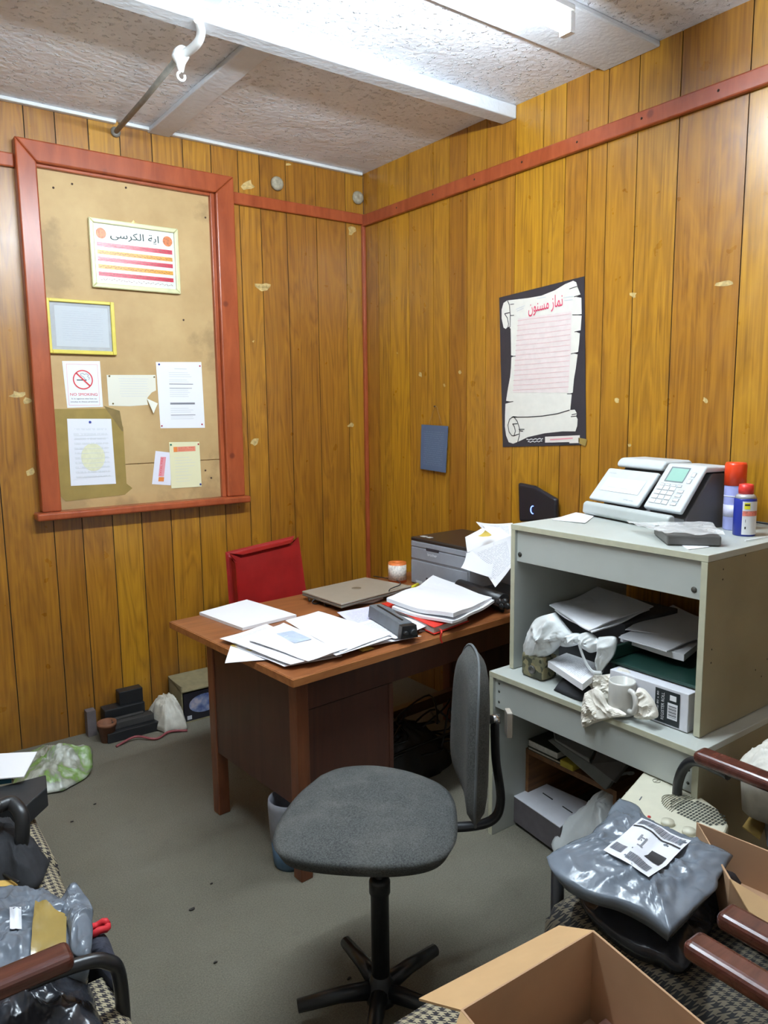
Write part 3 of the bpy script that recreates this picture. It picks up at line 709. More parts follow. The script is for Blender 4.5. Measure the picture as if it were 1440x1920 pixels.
t = thing('light_pipe', (-1.47, -.6, H - .06), 'old white-painted pipe and gas light joint under the ceiling beam', 'pipe')
c = P(338, 103, 2, H - .085)
m = MB(); m.tube(spline([P(371, 36, 2, H - .055), P(377, 58, 2, H - .07), P(372, 78, 2, H - .085), P(356, 94, 2, H - .085), c]), .015, 12); m.build('pipe_bend', WHITEPAINT, t)
m = MB(); m.tube([c, c.lerp(V((-1.43, -.02, H - .06)), .5), V((-1.43, 0, H - .05))], .011, 8); m.build('pipe_run', GREYPAINT, t)
m = MB(); m.lathe([(.012, -.03), (.024, -.026), (.027, 0), (.024, .024), (.012, .035)], c, 14, (0, 1, 0)); m.lathe([(.026, 0), (.032, -.006), (.027, -.014), (.017, -.03), (.010, -.055), (.006, -.06)], c, 14, (0, 0, 1)); m.build('pipe_joint', WHITEPAINT, t)
m = MB(); m.tube([c + V((.014 * math.cos(a), 0, -.072 + .014 * math.sin(a))) for a in [math.radians(d) for d in range(110, 391, 20)]], .005, 8); m.build('hook', WHITEPAINT, t)
m = MB(); m.lathe([(.020, 0), (.024, .01), (.014, .02)], (-1.43, 0, H - .05), 12, (0, -1, 0)); m.build('wall_flange', GREYPAINT, t)

# ------------------------------------------------------------------ desk
F0 = V((-1.521, -1.73, 0)); EA = math.radians(4.5)
DM = Matrix.Translation(F0) @ Matrix.Rotation(EA, 4, 'Z')
def dbox(m, a, b): return m.box(a, b, DM)
DL, DD = 1.42, .90
t = thing('office_desk', F0 + V((.6, .4, 0)), 'brown wooden pedestal desk with papers strewn over its overhanging top', 'desk')
m = MB(); dbox(m, (0, 0, .715), (DL, DD, .74)); m.build('desktop', DESKTOPM, t, .003)
m = MB(); dbox(m, (-.002, -.003, .713), (DL, .0, .738)); dbox(m, (-.003, 0, .713), (0, DD, .738)); m.build('edge_strip', DESKEDGE, t)
for (u, v) in ((.03, .03), (.03, .60), (DL - .08, .03), (DL - .08, .60)):
    m = MB(); dbox(m, (u, v, 0), (u + .048, v + .048, .715)); m.build('leg', DESKLEG, t, .003)
m = MB(); dbox(m, (.035, .035, .265), (.055, .64, .713)); m.build('end_panel', DESKBODY, t)
m = MB(); dbox(m, (.075, .040, .265), (.44, .056, .60)); m.build('pedestal_front', DESKBODY, t)
m = MB(); dbox(m, (.44, .036, .265), (.458, .60, .60)); dbox(m, (.078, .08, .265), (.44, .60, .28)); m.build('pedestal_side', DESKBODY, t)
m = MB(); dbox(m, (.075, .034, .605), (DL - .08, .052, .713)); m.build('drawer_rail', DESKBODY, t)
m = MB(); dbox(m, (.055, .635, .32), (DL - .08, .65, .713)); m.build('modesty_panel', DESKBODY, t)
m = MB(); dbox(m, (DL - .06, .08, .265), (DL - .045, .60, .713)); m.build('end_panel', DESKBODY, t)
m = MB(); dbox(m, (.46, .56, .14), (DL - .08, .60, .19)); m.build('stretcher', DESKBODY, t)
def D(u, v, z): return DM @ V((u, v, z))

# clutter under the desk
t = thing('cable_tangle', D(.8, .45, 0), 'tangle of black cables in the dark knee space under the desk', 'cables')
rr = random.Random(3)
for k in range(9):
    pts = [D(.55 + rr.random() * .6, .25 + rr.random() * .3, .02 + rr.random() * .22) for _ in range(7)]
    m = MB(); m.tube(spline(pts, 5), .005, 6); m.build('cable', BLACKP, t)
blob('dust_bag', [D(.5, .28, 0), D(.75, .24, 0), D(1.05, .3, 0), D(1.1, .5, 0), D(.8, .55, 0), D(.52, .5, 0)], .22, simple('black_sack', (20, 20, 22), .5, var=.2), None, 0, 2, .03, 9, 12, 60)
tag(bpy.data.objects['dust_bag'], 'slumped black sack in the knee space under the desk', 'bag')
bpy.data.objects['dust_bag'].name = 'rubbish_sack'
o = blob('crumpled_wrapper', [P(760, 1385, 2, .06), P(775, 1378, 2, .06), P(800, 1392, 2, .06), P(826, 1412, 2, .06), P(815, 1415, 2, .06), P(785, 1405, 2, .06), P(765, 1395, 2, .06)], .03, simple('buff_wrapper', (120, 106, 76), .7), None, .02, 2, .01, 20, 6, 40)
tag(o, 'crumpled buff wrapper on the floor under the desk', 'wrapper')
BC = V((-1.462, -1.57, 0))
t = thing('waste_bin', BC, 'grey liner over a blue waste bin beside the desk front leg', 'bin')
m = MB(); m.lathe([(.058, 0), (.062, .01), (.070, .10), (.068, .10), (.056, .012), (0, .012)], BC, 24); m.build('bin_body', simple('dusty_blue_plastic', (70, 96, 118), .5), t)
m = MB(); m.lathe([(.070, .095), (.074, .16), (.077, .225), (.075, .246), (.070, .248), (.067, .2), (.060, .11)], BC, 24); m.build('bin_liner', simple('greyish_liner', (132, 134, 142), .5, bump=.4, bscale=40), t)

# ------------------------------------------------------------------ things on the desk
ZD = .7405
def psheet(name, px, z, mat, label, th=.0012, wob=.004, cat='paper', group='loose papers on the desk', curl=0, seed=0, sc_=6):
    o = sheet(name, [P(a, b, 2, z) for a, b in px], mat, th, wob, None, 10, seed, curl, sc_)
    return tag(o, label, cat, group)
# lone pile at the left end
psheet('paper_pile', [(374, 1153), (463, 1129), (556, 1158), (455, 1183)], ZD, PAPER, 'neat pile of blank white sheets at the left end of the desk', .012, .002, 'paper', 'loose papers on the desk')
SH = [
 ([(422, 1246), (433, 1212), (560, 1208), (500, 1240)], PAPER, 'lowest white sheet poking out at the far left of the fanned pile'),
 ([(440, 1214), (520, 1195), (642, 1232), (533, 1254)], PAPERL, 'printed sheet reaching the front edge of the desk under the fan'),
 ([(600, 1200), (700, 1180), (790, 1196), (660, 1219)], PAPER, 'white sheet below the grey toner cartridge along the desk edge'),
 ([(412, 1200), (500, 1171), (565, 1200), (478, 1222)], PAPERL, 'printed sheet on the left side of the fanned pile'),
 ([(632, 1150), (700, 1138), (745, 1160), (672, 1180)], mk_paper('lilac_tinged_paper', (214, 214, 238), (196, 196, 226), 14), 'sheet with a lilac heading behind the fanned pile'),
 ([(660, 1176), (735, 1150), (800, 1176), (742, 1200)], PAPERL, 'printed sheet lying under the grey toner cartridge'),
 ([(436, 1205), (527, 1172), (640, 1226), (545, 1248)], PAPER, 'broad white sheet in the middle of the fanned pile'),
 ([(545, 1188), (620, 1166), (735, 1198), (630, 1232)], PAPERL, 'printed sheet tucked under the topmost sheet of the fan'),
 ([(467, 1202), (532, 1171), (652, 1220), (578, 1241)], PAPER, 'white sheet carrying a small grey picture near the fan front'),
 ([(535, 1166), (597, 1147), (736, 1190), (640, 1225)], PAPER, 'topmost blank sheet at the right of the fanned pile'),
]
z = ZD
for k, (px, mt, lb) in enumerate(SH):
    o = psheet('paper_sheet', px, z, mt, lb, .0012, .006, seed=k * 3.1); z += .0032
    if k == 8:
        pc = [P(518, 1188, 2, z + .0045), P(548, 1182, 2, z + .0045), P(585, 1198, 2, z + .0045), P(552, 1206, 2, z + .0045)]
        m = MB(); m.add(pc, [(0, 1, 2, 3)]); m.build('picture', simple('blurred_picture', (178, 190, 208), .6), o)
psheet('yellow_note', [(432, 1211), (450, 1207), (490, 1216), (470, 1222)], ZD + .006, YELLOWP, 'yellow note between the sheets at the left of the fan', .001, .002, 'note', 'yellow notes')
psheet('yellow_note', [(668, 1216), (690, 1211), (702, 1216), (680, 1222)], ZD + .003, YELLOWP, 'yellow note peeping out at the desk front edge', .001, .002, 'note', 'yellow notes')
psheet('paper_sheet', [(785, 1186), (800, 1160), (812, 1172), (797, 1184)], ZD, PAPER, 'small white scrap between toner cartridge and red diary')

# laptop
t = thing('laptop', P(665, 1110, 2, ZD), 'closed champagne laptop with round lid emblem', 'laptop')
z0 = ZD + .022
q = [P(566, 1108, 2, z0 + .02), P(685, 1082, 2, z0 + .02), P(772, 1098, 2, z0 + .02), P(640, 1132, 2, z0 + .02)]
def slab(q, th, dz=0):
    m = MB(); m.prism([p + V((0, 0, dz - th)) for p in q], (0, 0, th)); return m
slab(q, .009).build('lid', SILVER, t, .003)
slab([p for p in q], .011, -.0105).build('base', simple('laptop_base', (120, 116, 108), .4, metal=.3), t, .003)
cc = sum(q, V((0, 0, 0))) / 4; m = MB(); m.lathe([(.022, 0), (.022, .0006), (.019, .0008), (0, .0008)], cc + V((.01, .01, 0)), 24); m.build('lid_emblem', simple('emblem', (150, 140, 122), .3, metal=.5), t)
# papers under the laptop
psheet('paper_bundle', [(640, 1136), (735, 1106), (768, 1104), (700, 1131)], ZD, PAPERL, 'flat bundle of papers under the right side of the laptop', .010, .003, group='loose papers on the desk')
t = thing('spectacles', P(605, 1130, 2, ZD), 'folded dark spectacles under the front edge of the laptop', 'spectacles')
for c in ((592, 1127), (615, 1131)):
    cc = P(*c, 2, ZD + .013); m = MB(); m.tube([cc + V((.022 * math.cos(a), -.006, .011 * math.sin(a))) for a in [math.radians(d) for d in range(0, 361, 24)]], .0028, 6); m.build('rim', BLACKP, t)
m = MB(); m.tube([P(580, 1126, 2, ZD + .02), P(578, 1118, 2, ZD + .012), P(612, 1120, 2, ZD + .006)], .003, 6); m.build('temple', BLACKP, t)
m = MB(); m.tube([P(628, 1133, 2, ZD + .02), P(632, 1124, 2, ZD + .012), P(600, 1119, 2, ZD + .009)], .003, 6); m.build('temple', BLACKP, t)
m = MB(); m.tube(spline([P(628, 1136, 2, ZD + .004), P(650, 1128, 2, ZD + .03), P(680, 1126, 2, ZD + .004), P(715, 1122, 2, ZD + .004), P(729, 1116, 2, ZD + .02), P(731, 1105, 2, ZD + .05), P(750, 1096, 2, ZD + .05), P(742, 1088, 2, ZD + .012), P(700, 1080, 2, ZD + .012)]), .0025, 6)
tag(m.build('laptop_cable', BLACKP), 'thin black cable looping in front of and behind the laptop', 'cable')

# red diary with papers on top
t = thing('red_diary', P(790, 1150, 2, ZD), 'thick red diary with a ribbon marker, under the big paper pile', 'book')
q = [P(716, 1131, 2, .775), P(775, 1118, 2, .775), P(880, 1152, 2, .775), P(814, 1176, 2, .775)]
slab(q, .004).build('front_cover', REDCOV, t, .002); slab(q, .004, -.026).build('back_cover', REDCOV, t, .002)
c0 = sum(q, V((0, 0, 0))) / 4; qi = [c0 + (p - c0) * .96 for p in q]; slab(qi, .022, -.0042).build('page_block', simple('page_edges', (196, 192, 188), .8, var=.1, scale=200), t)
m = MB(); m.tube(spline([P(820, 1170, 2, .764), P(823, 1178, 2, .755), P(828, 1183, 1, -1.70), P(826, 1196, 1, -1.70), P(829, 1206, 1, -1.70)]), .0035, 6, flat=.3); m.build('ribbon_marker', REDCOV, t)
for k, (px, lb) in enumerate([([(735, 1146), (812, 1104), (928, 1136), (848, 1174)], 'grey-edged lower sheets sticking out under the big pile'), ([(725, 1136), (812, 1092), (932, 1125), (850, 1166)], 'big curling pile of white sheets on top of the red diary')]):
    psheet('paper_pile', px, .776 + k * .011, PAPER if k else PAPERL, lb, .010 if k == 0 else .016, .012, seed=4 + k, curl=.008)
# toner cartridge
t = thing('toner_cartridge', P(740, 1160, 2, .76), 'grey printer toner cartridge lying across the loose papers', 'cartridge')
a = P(703, 1146, 2, .785); b = P(768, 1186, 2, .785); d = (b - a).normalized(); s = V((-d.y, d.x, 0)); u = V((0, 0, 1))
def bar(m, a, b, w0, w1, h0, h1):
    d = (b - a).normalized(); s = V((-d.y, d.x, 0)).normalized()
    m.prism([a + s * w0 + u * h0, a + s * w1 + u * h0, a + s * w1 * .8 + u * h1, a + s * w0 * .8 + u * h1], b - a)
m = MB(); bar(m, a, b - d * .03, -.032, .032, -.02, .03); m.build('cartridge_body', simple('slate_grey_plastic', (96, 102, 108), .4), t, .004)
m = MB(); bar(m, a + d * .03 + u * .03, b - d * .06 + u * .03, -.004, .004, 0, .003); m.build('top_slot', BLACKP, t)
m = MB(); bar(m, b - d * .03, b, -.036, .036, -.022, .026); m.lathe([(.014, 0), (.014, .014), (.009, .016)], b + s * .012, 14, d); m.lathe([(.010, 0), (.010, .012), (.004, .014)], b - s * .018, 12, d); m.build('gear_end', BLACKP, t, .002)
m = MB(); bar(m, a + s * .045, a + s * .045 + d * .06, -.02, .02, -.018, .012); m.build('side_handle', simple('slate_grey_plastic', (96, 102, 108), .4), t, .003)

# printer
t = thing('laser_printer', (-.2, -1.1, ZD), 'grey laser printer with black top and small white logo', 'printer')
PA = math.radians(2); PM = Matrix.Translation(V((-.392, -.925, ZD))) @ Matrix.Rotation(PA, 4, 'Z')   # local x into the wall, local -y towards viewer
W = .40; DP = .345; HP = .215
def pb(m, a, b): return m.box(a, b, PM)
m = MB(); pb(m, (0, -W, .0), (DP, 0, HP)); m.build('printer_body', GREYPL, t, .006)
m = MB(); pb(m, (-.004, -W * 1.0 - .002, HP - .002), (DP + .002, .002, HP + .016)); m.build('top_cover', simple('black_brown_top', (42, 36, 32), .3, var=.08), t, .006)
m = MB(); pb(m, (-.006, -W + .004, HP - .028), (.0, -.004, HP - .003)); pb(m, (-.006, -W + .004, HP - .088), (0, -.004, HP - .032)); pb(m, (-.007, -W + .004, .004), (0, -.004, HP - .098)); m.build('front_panel', GREYPL, t, .003)
m = MB(); pb(m, (-.0075, -.205, HP - .038), (-.004, -.115, HP - .024)); pb(m, (-.0085, -.21, .012), (-.0065, -.115, .045)); m.build('finger_recess', simple('dark_slot', (44, 42, 48), .5), t, .002)
fr = Frame(PM @ V((-.0068, -.10, HP - .075)), PM.to_3x3() @ V((0, -.12, 0)), (0, 0, .04))
fr.text('printer_logo', 'brother', .5, .5, .014, simple('pale_logo', (226, 229, 236), .4, var=0), t, width=.066)
m = MB(); pb(m, (.03, -.06, HP + .016), (.055, -.03, HP + .0175)); pb(m, (.03, -.10, HP + .016), (.055, -.075, HP + .0175)); m.build('button', simple('pale_buttons', (200, 200, 196), .4, var=0), t)
# opened black cartridge assembly to the right of the printer
t = thing('drum_unit', P(905, 1110, 2, ZD), 'black drum unit lying beside the printer under hanging sheets', 'printer part')
m = MB(); a = P(862, 1088, 0, -.42); a.z = .80; b = P(945, 1112, 0, -.46); b.z = .80
m.tube([a, b], .030, 14); m.build('drum', BLACKP, t)
m = MB(); pts = [P(862, 1110, 2, .742), P(885, 1085, 2, .742), P(962, 1112, 2, .742), P(945, 1150, 2, .742)]; m.prism(pts, (0, 0, .035)); m.build('tray', simple('blackish_blue_plastic', (34, 38, 42), .4), t, .005)
m = MB(); pts = [P(835, 1102, 2, .79), P(850, 1094, 2, .79), P(935, 1118, 2, .79), P(930, 1127, 2, .79)]; m.prism(pts, (0, 0, .012)); m.build('grey_rail', simple('slate_grey_plastic', (96, 102, 108), .4), t, .003)
for k in range(4):
    m = MB(); m.lathe([(.014, 0), (.014, .01), (.006, .012)], P(938 + k * 5, 1128 + (k % 2) * 8, 0, -.50), 12, (-1, 0, 0)); m.build('gear', BLACKP, t)

# sheets heaped on the printer
def xs(name, px, x, mat, label, seed=0, wob=.012, th=.001):
    o = sheet(name, [P(a, b, 0, xx) for (a, b), xx in zip(px, x)], mat, th, wob, None, 12, seed, .006, 5)
    return tag(o, label, 'paper', 'sheets heaped over the printer')
xs('draped_sheet', [(884, 1034), (962, 1006), (965, 1058), (932, 1102)], (-.42, -.40, -.44, -.47), PAPERL, 'printed sheet hanging lowest over the black drum unit', 1)
xs('draped_sheet', [(880, 1040), (930, 1018), (925, 1085), (871, 1068)], (-.425, -.415, -.46, -.46), PAPER, 'blank sheet hanging down over the printer front corner', 2)
xs('draped_sheet', [(872, 1008), (905, 990), (962, 1008), (876, 1037)], (-.40, -.33, -.36, -.41), PAPER, 'white sheet lying at the left of the heap on the printer', 3, .008)
xs('draped_sheet', [(893, 983), (962, 986), (964, 1024), (912, 1000)], (-.22, -.20, -.34, -.34), PAPERL, 'printed sheet on top of the heap on the printer', 5, .008)
xs('draped_sheet', [(905, 986), (940, 992), (964, 1010), (938, 1026)], (-.26, -.28, -.37, -.39), PAPER, 'folded sheet lying crosswise on the heap', 6, .006)
xs('yellow_note', [(898, 1006), (912, 995), (924, 1004), (912, 1007)], (-.415, -.405, -.405, -.415), YELLOWP, 'yellow note tucked in the heap on the printer', 7, .002)

# label roll + pens + tape
t = thing('label_roll', P(764, 1078, 2, ZD), 'roll of orange and white labels standing by the printer', 'roll')
c = V((-.435, -.865, ZD)); m = MB(); m.lathe([(.019, 0), (.045, 0), (.045, .098), (.019, .098), (.019, 0)], c, 28); m.build('roll_body', simple('orange_label_stock', (212, 112, 48), .5), t)
fr = Frame(c + V((-.047, .0, .01)), (.012, -.036, 0), (0, 0, .078)); 
m = MB(); m.lathe([(.0455, .012), (.0455, .088)], c, 28)
m.build('white_stripe', simple('label_white', (216, 206, 196), .5, var=.3, scale=120), t)
t = thing('sticky_tape_reel', P(800, 1095, 2, ZD), 'clear sticky tape reel on the desk in front of the printer', 'tape')
m = MB(); m.lathe([(.03, 0), (.045, 0), (.045, .02), (.03, .02), (.03, 0)], P(796, 1094, 2, ZD), 24)
g2, _, gb2 = base('clear_tape', (.8, .8, .78, 1), .2); gb2.inputs['Transmission Weight'].default_value = .6; m.build('tape_ring', g2, t)
for k, (a, b, c_, lb) in enumerate((((768, 1104), (783, 1096), (212, 196, 40), 'yellow highlighter lying behind the big paper pile'), ((776, 1112), (795, 1102), (50, 64, 150), 'blue pen lying behind the big paper pile'))):
    m = MB(); m.tube([P(*a, 2, ZD + .012), P(*b, 2, ZD + .012)], .009, 10); tag(m.build('marker_pen', simple('pen_plastic_%d' % k, c_, .4, var=0)), lb, 'pen', 'pens by the printer')

# red chair behind the desk
t = thing('red_chair', (-.88, -.42, 0), 'red vinyl padded chair behind the desk', 'chair')
m = MB(); n = 10; vs = []
for j in range(n + 1):
    for i in range(n + 1):
        u_, v_ = i / n, j / n; x = -1.075 + .36 * u_ + (.012 * (v_ - .5)); z = .60 + .30 * v_
        cu = .02 * (2 * u_ - 1) ** 2; e = .022 * (1 - (2 * u_ - 1) ** 6) * (1 - (2 * v_ - 1) ** 6)
        vs.append((x, -.335 - cu - e, z))
q = [(-1.085, -.34, .60), (-.70, -.34, .62), (-.715, -.30, .905), (-1.09, -.33, .875)]
o = sheet('backrest', q, REDVINYL, .045, .004, t, 8); b = o.modifiers.new('b', 'BEVEL'); b.width = .02; b.segments = 4; b.limit_method = 'ANGLE'
m = MB(); m.box((-1.08, -.72, .42), (-.70, -.33, .49)); m.build('seat', REDVINYL, t, .02, 4)
for (x, y) in ((-1.06, -.70), (-.72, -.70), (-1.06, -.35), (-.72, -.35)):
    m = MB(); m.tube([(x, y, 0), (x, y, .43)], .012, 10); m.build('leg', BLACKM, t)
for x in (-1.06, -.72):
    m = MB(); m.tube([(x, -.35, .43), (x, -.33, .62)], .012, 10); m.build('back_post', BLACKM, t)

# ------------------------------------------------------------------ grey shelving units
def unit(name, x0, x1, y0, y1, z0, z1, label, apr0, apr1, top_th=.02):
    t = thing(name, ((x0 + x1) / 2, (y0 + y1) / 2, z0), label, 'shelf unit')
    th = .020
    m = MB(); m.box((x0, y1 - th, z0), (x1, y1, z1 - top_th)); m.build('side_panel', GREYLAM, t, .0015)
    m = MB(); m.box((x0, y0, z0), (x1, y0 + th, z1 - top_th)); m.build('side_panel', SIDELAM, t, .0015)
    m = MB(); m.box((x0, y0, z1 - top_th), (x1, y1, z1)); m.build('top_panel', GREYLAM, t, .002)
    m = MB(); m.box((x0 + .010, y0 + th, apr0), (x0 + .026, y1 - th, apr1)); m.build('apron', GREYLAM, t, .0015)
    m = MB()
    m.box((x0 - .0015, y1 - th, z0 + .001), (x0 - .0002, y1 - .001, z1 - top_th)); m.box((x0 - .0015, y0 + .001, z0 + .001), (x0 - .0002, y0 + th, z1 - top_th)); m.box((x0 - .0015, y0, z1 - top_th + .001), (x0 - .0002, y1, z1 - .001))
    m.build('edging', EDGE, t); return t
tu = unit('shelf_unit', -.700, -.03, -2.645, -1.890, .642, 1.180, 'upper grey shelf unit carrying the postage machine and spray cans', 1.045, 1.158)
for y in (-2.60, -1.925):
    m = MB(); m.lathe([(.009, 0), (.009, .0015), (0, .0015)], (-.690, y, 1.072), 14, (-1, 0, 0)); m.build('screw_cap', simple('dark_cap', (60, 58, 52), .5), tu)
m = MB()
for (x, z) in ((-.62, 1.13), (-.62, 1.10), (-.66, .90), (-.66, .86), (-.4, .78), (-.33, .80), (-.36, .75), (-.5, 1.155), (-.35, 1.16)):
    m.lathe([(.003, 0), (0, .001)], (x, -2.6455, z), 8, (0, -1, 0))
m.build('screw_holes', simple('hole_dark', (50, 40, 28), .8, var=0), tu)
tb = unit('base_shelf_unit', -.778, -.02, -2.692, -1.865, 0, .640, 'lower grey shelf unit under the stacked unit, stuffed with boxes', .505, .618)
m = MB(); 
for z in (.60, .57, .53): m.lathe([(.005, 0), (0, .001)], (-.7685, -1.905, z), 8, (-1, 0, 0)); m.lathe([(.005, 0), (0, .001)], (-.7685, -2.655, z), 8, (-1, 0, 0))
m.build('screw_heads', simple('dark_cap', (60, 58, 52), .5), tb)

# postage machine
t = thing('franking_machine', (-.3, -2.1, 1.18), 'pale grey postage franking machine with keypad and screen', 'machine')
O = V((-.440, -2.350, 1.1805)); ex = (V((-.325, -1.905, 1.18)) - V((-.434, -2.342, 1.18))).normalized(); ey = V((ex.y, -ex.x, 0)); LN = .450
FM = Matrix(((ex.x, ey.x, 0, O.x), (ex.y, ey.y, 0, O.y), (0, 0, 1, O.z), (0, 0, 0, 1)))   # local x along the front (0 = right end in view), y into the wall, z up
def fprism(m, prof, a, b):     # profile in (y,z) extruded along local x
    m.prism([FM @ V((a, y, z)) for y, z in prof], FM.to_3x3() @ V((b - a, 0, 0)))
DKG = simple('charcoal_casing', (84, 82, 82), .5, var=.05)
m = MB(); fprism(m, [(.07, 0), (.30, 0), (.30, .186), (.185, .186), (.078, .04)], .002, LN - .02); m.build('casing', DKG, t, .004)
m = MB(); fprism(m, [(-.005, .012), (.012, .004), (.03, .004), (.03, .05), (.012, .056), (-.002, .046)], 0.0, LN); m.build('front_tray', simple('tray_grey', (176, 182, 180), .4, var=.02), t, .007, 3)
m = MB(); fprism(m, [(.03, .004), (.10, .004), (.10, .03), (.03, .045)], .01, LN - .01); m.build('feed_deck', simple('deck_grey', (150, 154, 158), .4), t)
# sloped keypad console at right of the view
def face(y0, z0, y1, z1, a, b, th=.02):
    o = FM @ V((b, y0, z0)); U = FM.to_3x3() @ V((a - b, 0, 0)); Wv = FM.to_3x3() @ V((0, y1 - y0, z1 - z0)); return Frame(o, U, Wv, .0006)
con = [(.045, .062), (.155, .212), (.30, .206), (.30, .190), (.16, .190), (.062, .05)]
m = MB(); fprism(m, con, .0, .175); m.build('console', LIGHTPL, t, .010, 4)
m = MB(); fprism(m, [(.15, .180), (.152, .200), (.17, .216), (.29, .216), (.30, .200), (.30, .180)], .20, LN - .005); m.build('lid', LIGHTPL, t, .012, 4)
m = MB(); fprism(m, [(.030, .062), (.128, .178), (.146, .168), (.048, .052)], .19, LN + .012); m.build('front_cover', LIGHTPL, t, .009, 4)
fc = face(.045, .062, .155, .212, 0, .175)   # u from left of view to right? handled by mirrored ends
def keys(fr_, rs, name, mat, k=2): return fr_.rects(name, rs, mat, t, k)
keys(fc, [(.17, .60, .67, .93)], 'screen_bezel', simple('bezel', (120, 128, 132), .4, var=0)); keys(fc, [(.21, .62, .65, .90)], 'screen', simple('lcd_green', (150, 190, 176), .3, var=.02), 3)
keys(fc, [(.10 + c * .17, .12 + r * .10, .10 + c * .17 + .145, .12 + r * .10 + .08) for r in range(4) for c in range(3)], 'keypad', simple('key_caps', (214, 216, 214), .5, var=0), 3)
keys(fc, [(.095 + c * .17, .11 + r * .10, .10 + c * .17 + .15, .12 + r * .10 + .085) for r in range(4) for c in range(3)] + [(.67, .115 + r * .09, .82, .115 + r * .09 + .07) for r in range(4)] + [(.13 + c * .15, .50, .13 + c * .15 + .12, .555) for c in range(4)] + [(.78, .74, .88, .84), (.76, .60, .86, .70)], 'key_surround', simple('key_surround_plastic', (150, 154, 156), .5, var=0), 2)  # darker grey border around each key
keys(fc, [(.68, .125 + r * .09, .81, .115 + r * .09 + .06) for r in range(4)] + [(.14 + c * .15, .51, .13 + c * .15 + .11, .545) for c in range(4)] + [(.79, .75, .87, .83), (.77, .61, .85, .69)], 'side_keys', simple('key_caps', (214, 216, 214), .5, var=0), 3)
fd = Frame(FM @ V((LN + .012, .030, .062)), FM.to_3x3() @ V((.19 - LN - .012, 0, 0)), FM.to_3x3() @ V((0, .098, .116)), .001)
fd.rects('address_label', [(.14, .30, .90, .70)], simple('label_white_plain', (236, 236, 238), .5, var=0), t, 2)
fd.rects('label_print', [(.25, .40, .42, .43), (.52, .40, .66, .43)], FAINT, t, 3)
fd.text('cover_lettering', 'pitney bowes', .17, .84, .004, GREYINK, t, width=.04); fd.text('cover_lettering', 'DM60 series', .80, .12, .005, GREYINK, t, width=.05)

# spray cans
t = thing('aerosol_can', (-.225, -2.455, 1.18), 'tall lavender aerosol can with orange-red cap', 'can')
c = V((-.225, -2.455, 1.1802)); m = MB(); m.lathe([(.031, 0), (.033, .004), (.033, .150), (.030, .158)], c, 28); m.build('can_body', simple('lavender_can', (158, 162, 214), .35, var=.08, scale=40), t)
m = MB(); m.lathe([(.0345, .150), (.0345, .218), (.031, .226), (0, .227)], c, 28); m.build('cap', simple('orange_red_cap', (226, 66, 26), .3, var=.03), t)
fr = Frame(c + V((-.030, -.019, .07)), (-.001, -.0, 0), (0, 0, .05))
m = MB(); m.lathe([(.0334, .045), (.0334, .085)], c, 28); m.build('white_band', simple('pale_band', (206, 204, 226), .4, var=.1, scale=70), t)
m = MB(); m.lathe([(.0334, .112), (.0334, .116)], c, 28); m.build('white_line', simple('pale_line', (216, 214, 232), .4, var=0), t)
t = thing('lubricant_can', (-.30, -2.535, 1.18), 'blue and white lubricant spray can with red nozzle cap', 'can')
c = V((-.305, -2.535, 1.1802)); R = .034
m = MB(); m.lathe([(R - .002, 0), (R, .003), (R, .118), (R - .001, .120)], c, 32); m.build('can_body', simple('blue_can', (34, 48, 140), .3, var=.03), t)
m = MB(); m.lathe([(R - .001, .1205), (R - .006, .130), (R - .012, .134)], c, 32); m.build('can_shoulder', simple('white_metal', (206, 206, 210), .25, metal=.5, var=0), t)
m = MB(); m.lathe([(R - .012, .1345), (R - .011, .152), (R - .013, .164), (.012, .166), (.010, .160), (0, .160)], c, 28); m.build('nozzle_cap', simple('red_nozzle', (214, 52, 44), .4, var=.03), t)
def wrap(name, a0, a1, z0, z1, mat, rr_=R + .0006, n=12):
    m = MB(); vs = []; fs = []
    for k in range(n + 1):
        a_ = math.radians(a0 + (a1 - a0) * k / n); vs += [c + V((rr_ * math.cos(a_), rr_ * math.sin(a_), z0)), c + V((rr_ * math.cos(a_), rr_ * math.sin(a_), z1))]
    for k in range(n): fs.append((2 * k, 2 * k + 2, 2 * k + 3, 2 * k + 1))
    m.add(vs, fs, True); return m.build(name, mat, t)
# view direction from can to camera is about 207 degrees
wrap('white_label', 195, 285, .006, .112, simple('can_label_white', (222, 222, 224), .4, var=0))
wrap('yellow_shield', 204, 232, .088, .108, simple('yellow_shield', (226, 220, 40), .4, var=0), R + .0012)
wrap('dark_lettering', 206, 230, .099, .104, INK, R + .0018)
wrap('red_band', 196, 284, .066, .082, simple('salmon_band', (214, 120, 104), .4, var=.3, scale=150), R + .0012)
wrap('black_mark', 211, 213, .046, .055, INK, R + .0012); wrap('flame_mark', 209, 215, .024, .032, INK, R + .0012)

# wrapped black box
t = thing('boxed_drive', P(1310, 1010, 2, 1.19), 'dark grey flat box in a clear plastic bag beside the franking machine', 'box')
q = [P(1292, 1000, 2, 1.222), P(1330, 988, 2, 1.222), P(1360, 1000, 2, 1.222), P(1300, 1006, 2, 1.222)]
q = [V((-.52, -2.35, 1.212)), V((-.40, -2.47, 1.212)), V((-.555, -2.60, 1.212)), V((-.655, -2.485, 1.212))]
slab(q, .030).build('grey_box', simple('dark_grey_box', (92, 90, 88), .4), t, .005)
q2 = [p.copy() for p in q]; cc = sum(q, V()) / 4; qq = [cc + (p - cc) * 1.12 + V((0, 0, .003)) for p in q]; qq[0] += V((0.0, .09, -.012)); 
g3, _, gb3 = base('clear_bag', (.92, .92, .92, 1), .22); gb3.inputs['Alpha'].default_value = .30
sheet('plastic_bag', qq, g3, .001, .010, t, 14, 3, 0, 30)
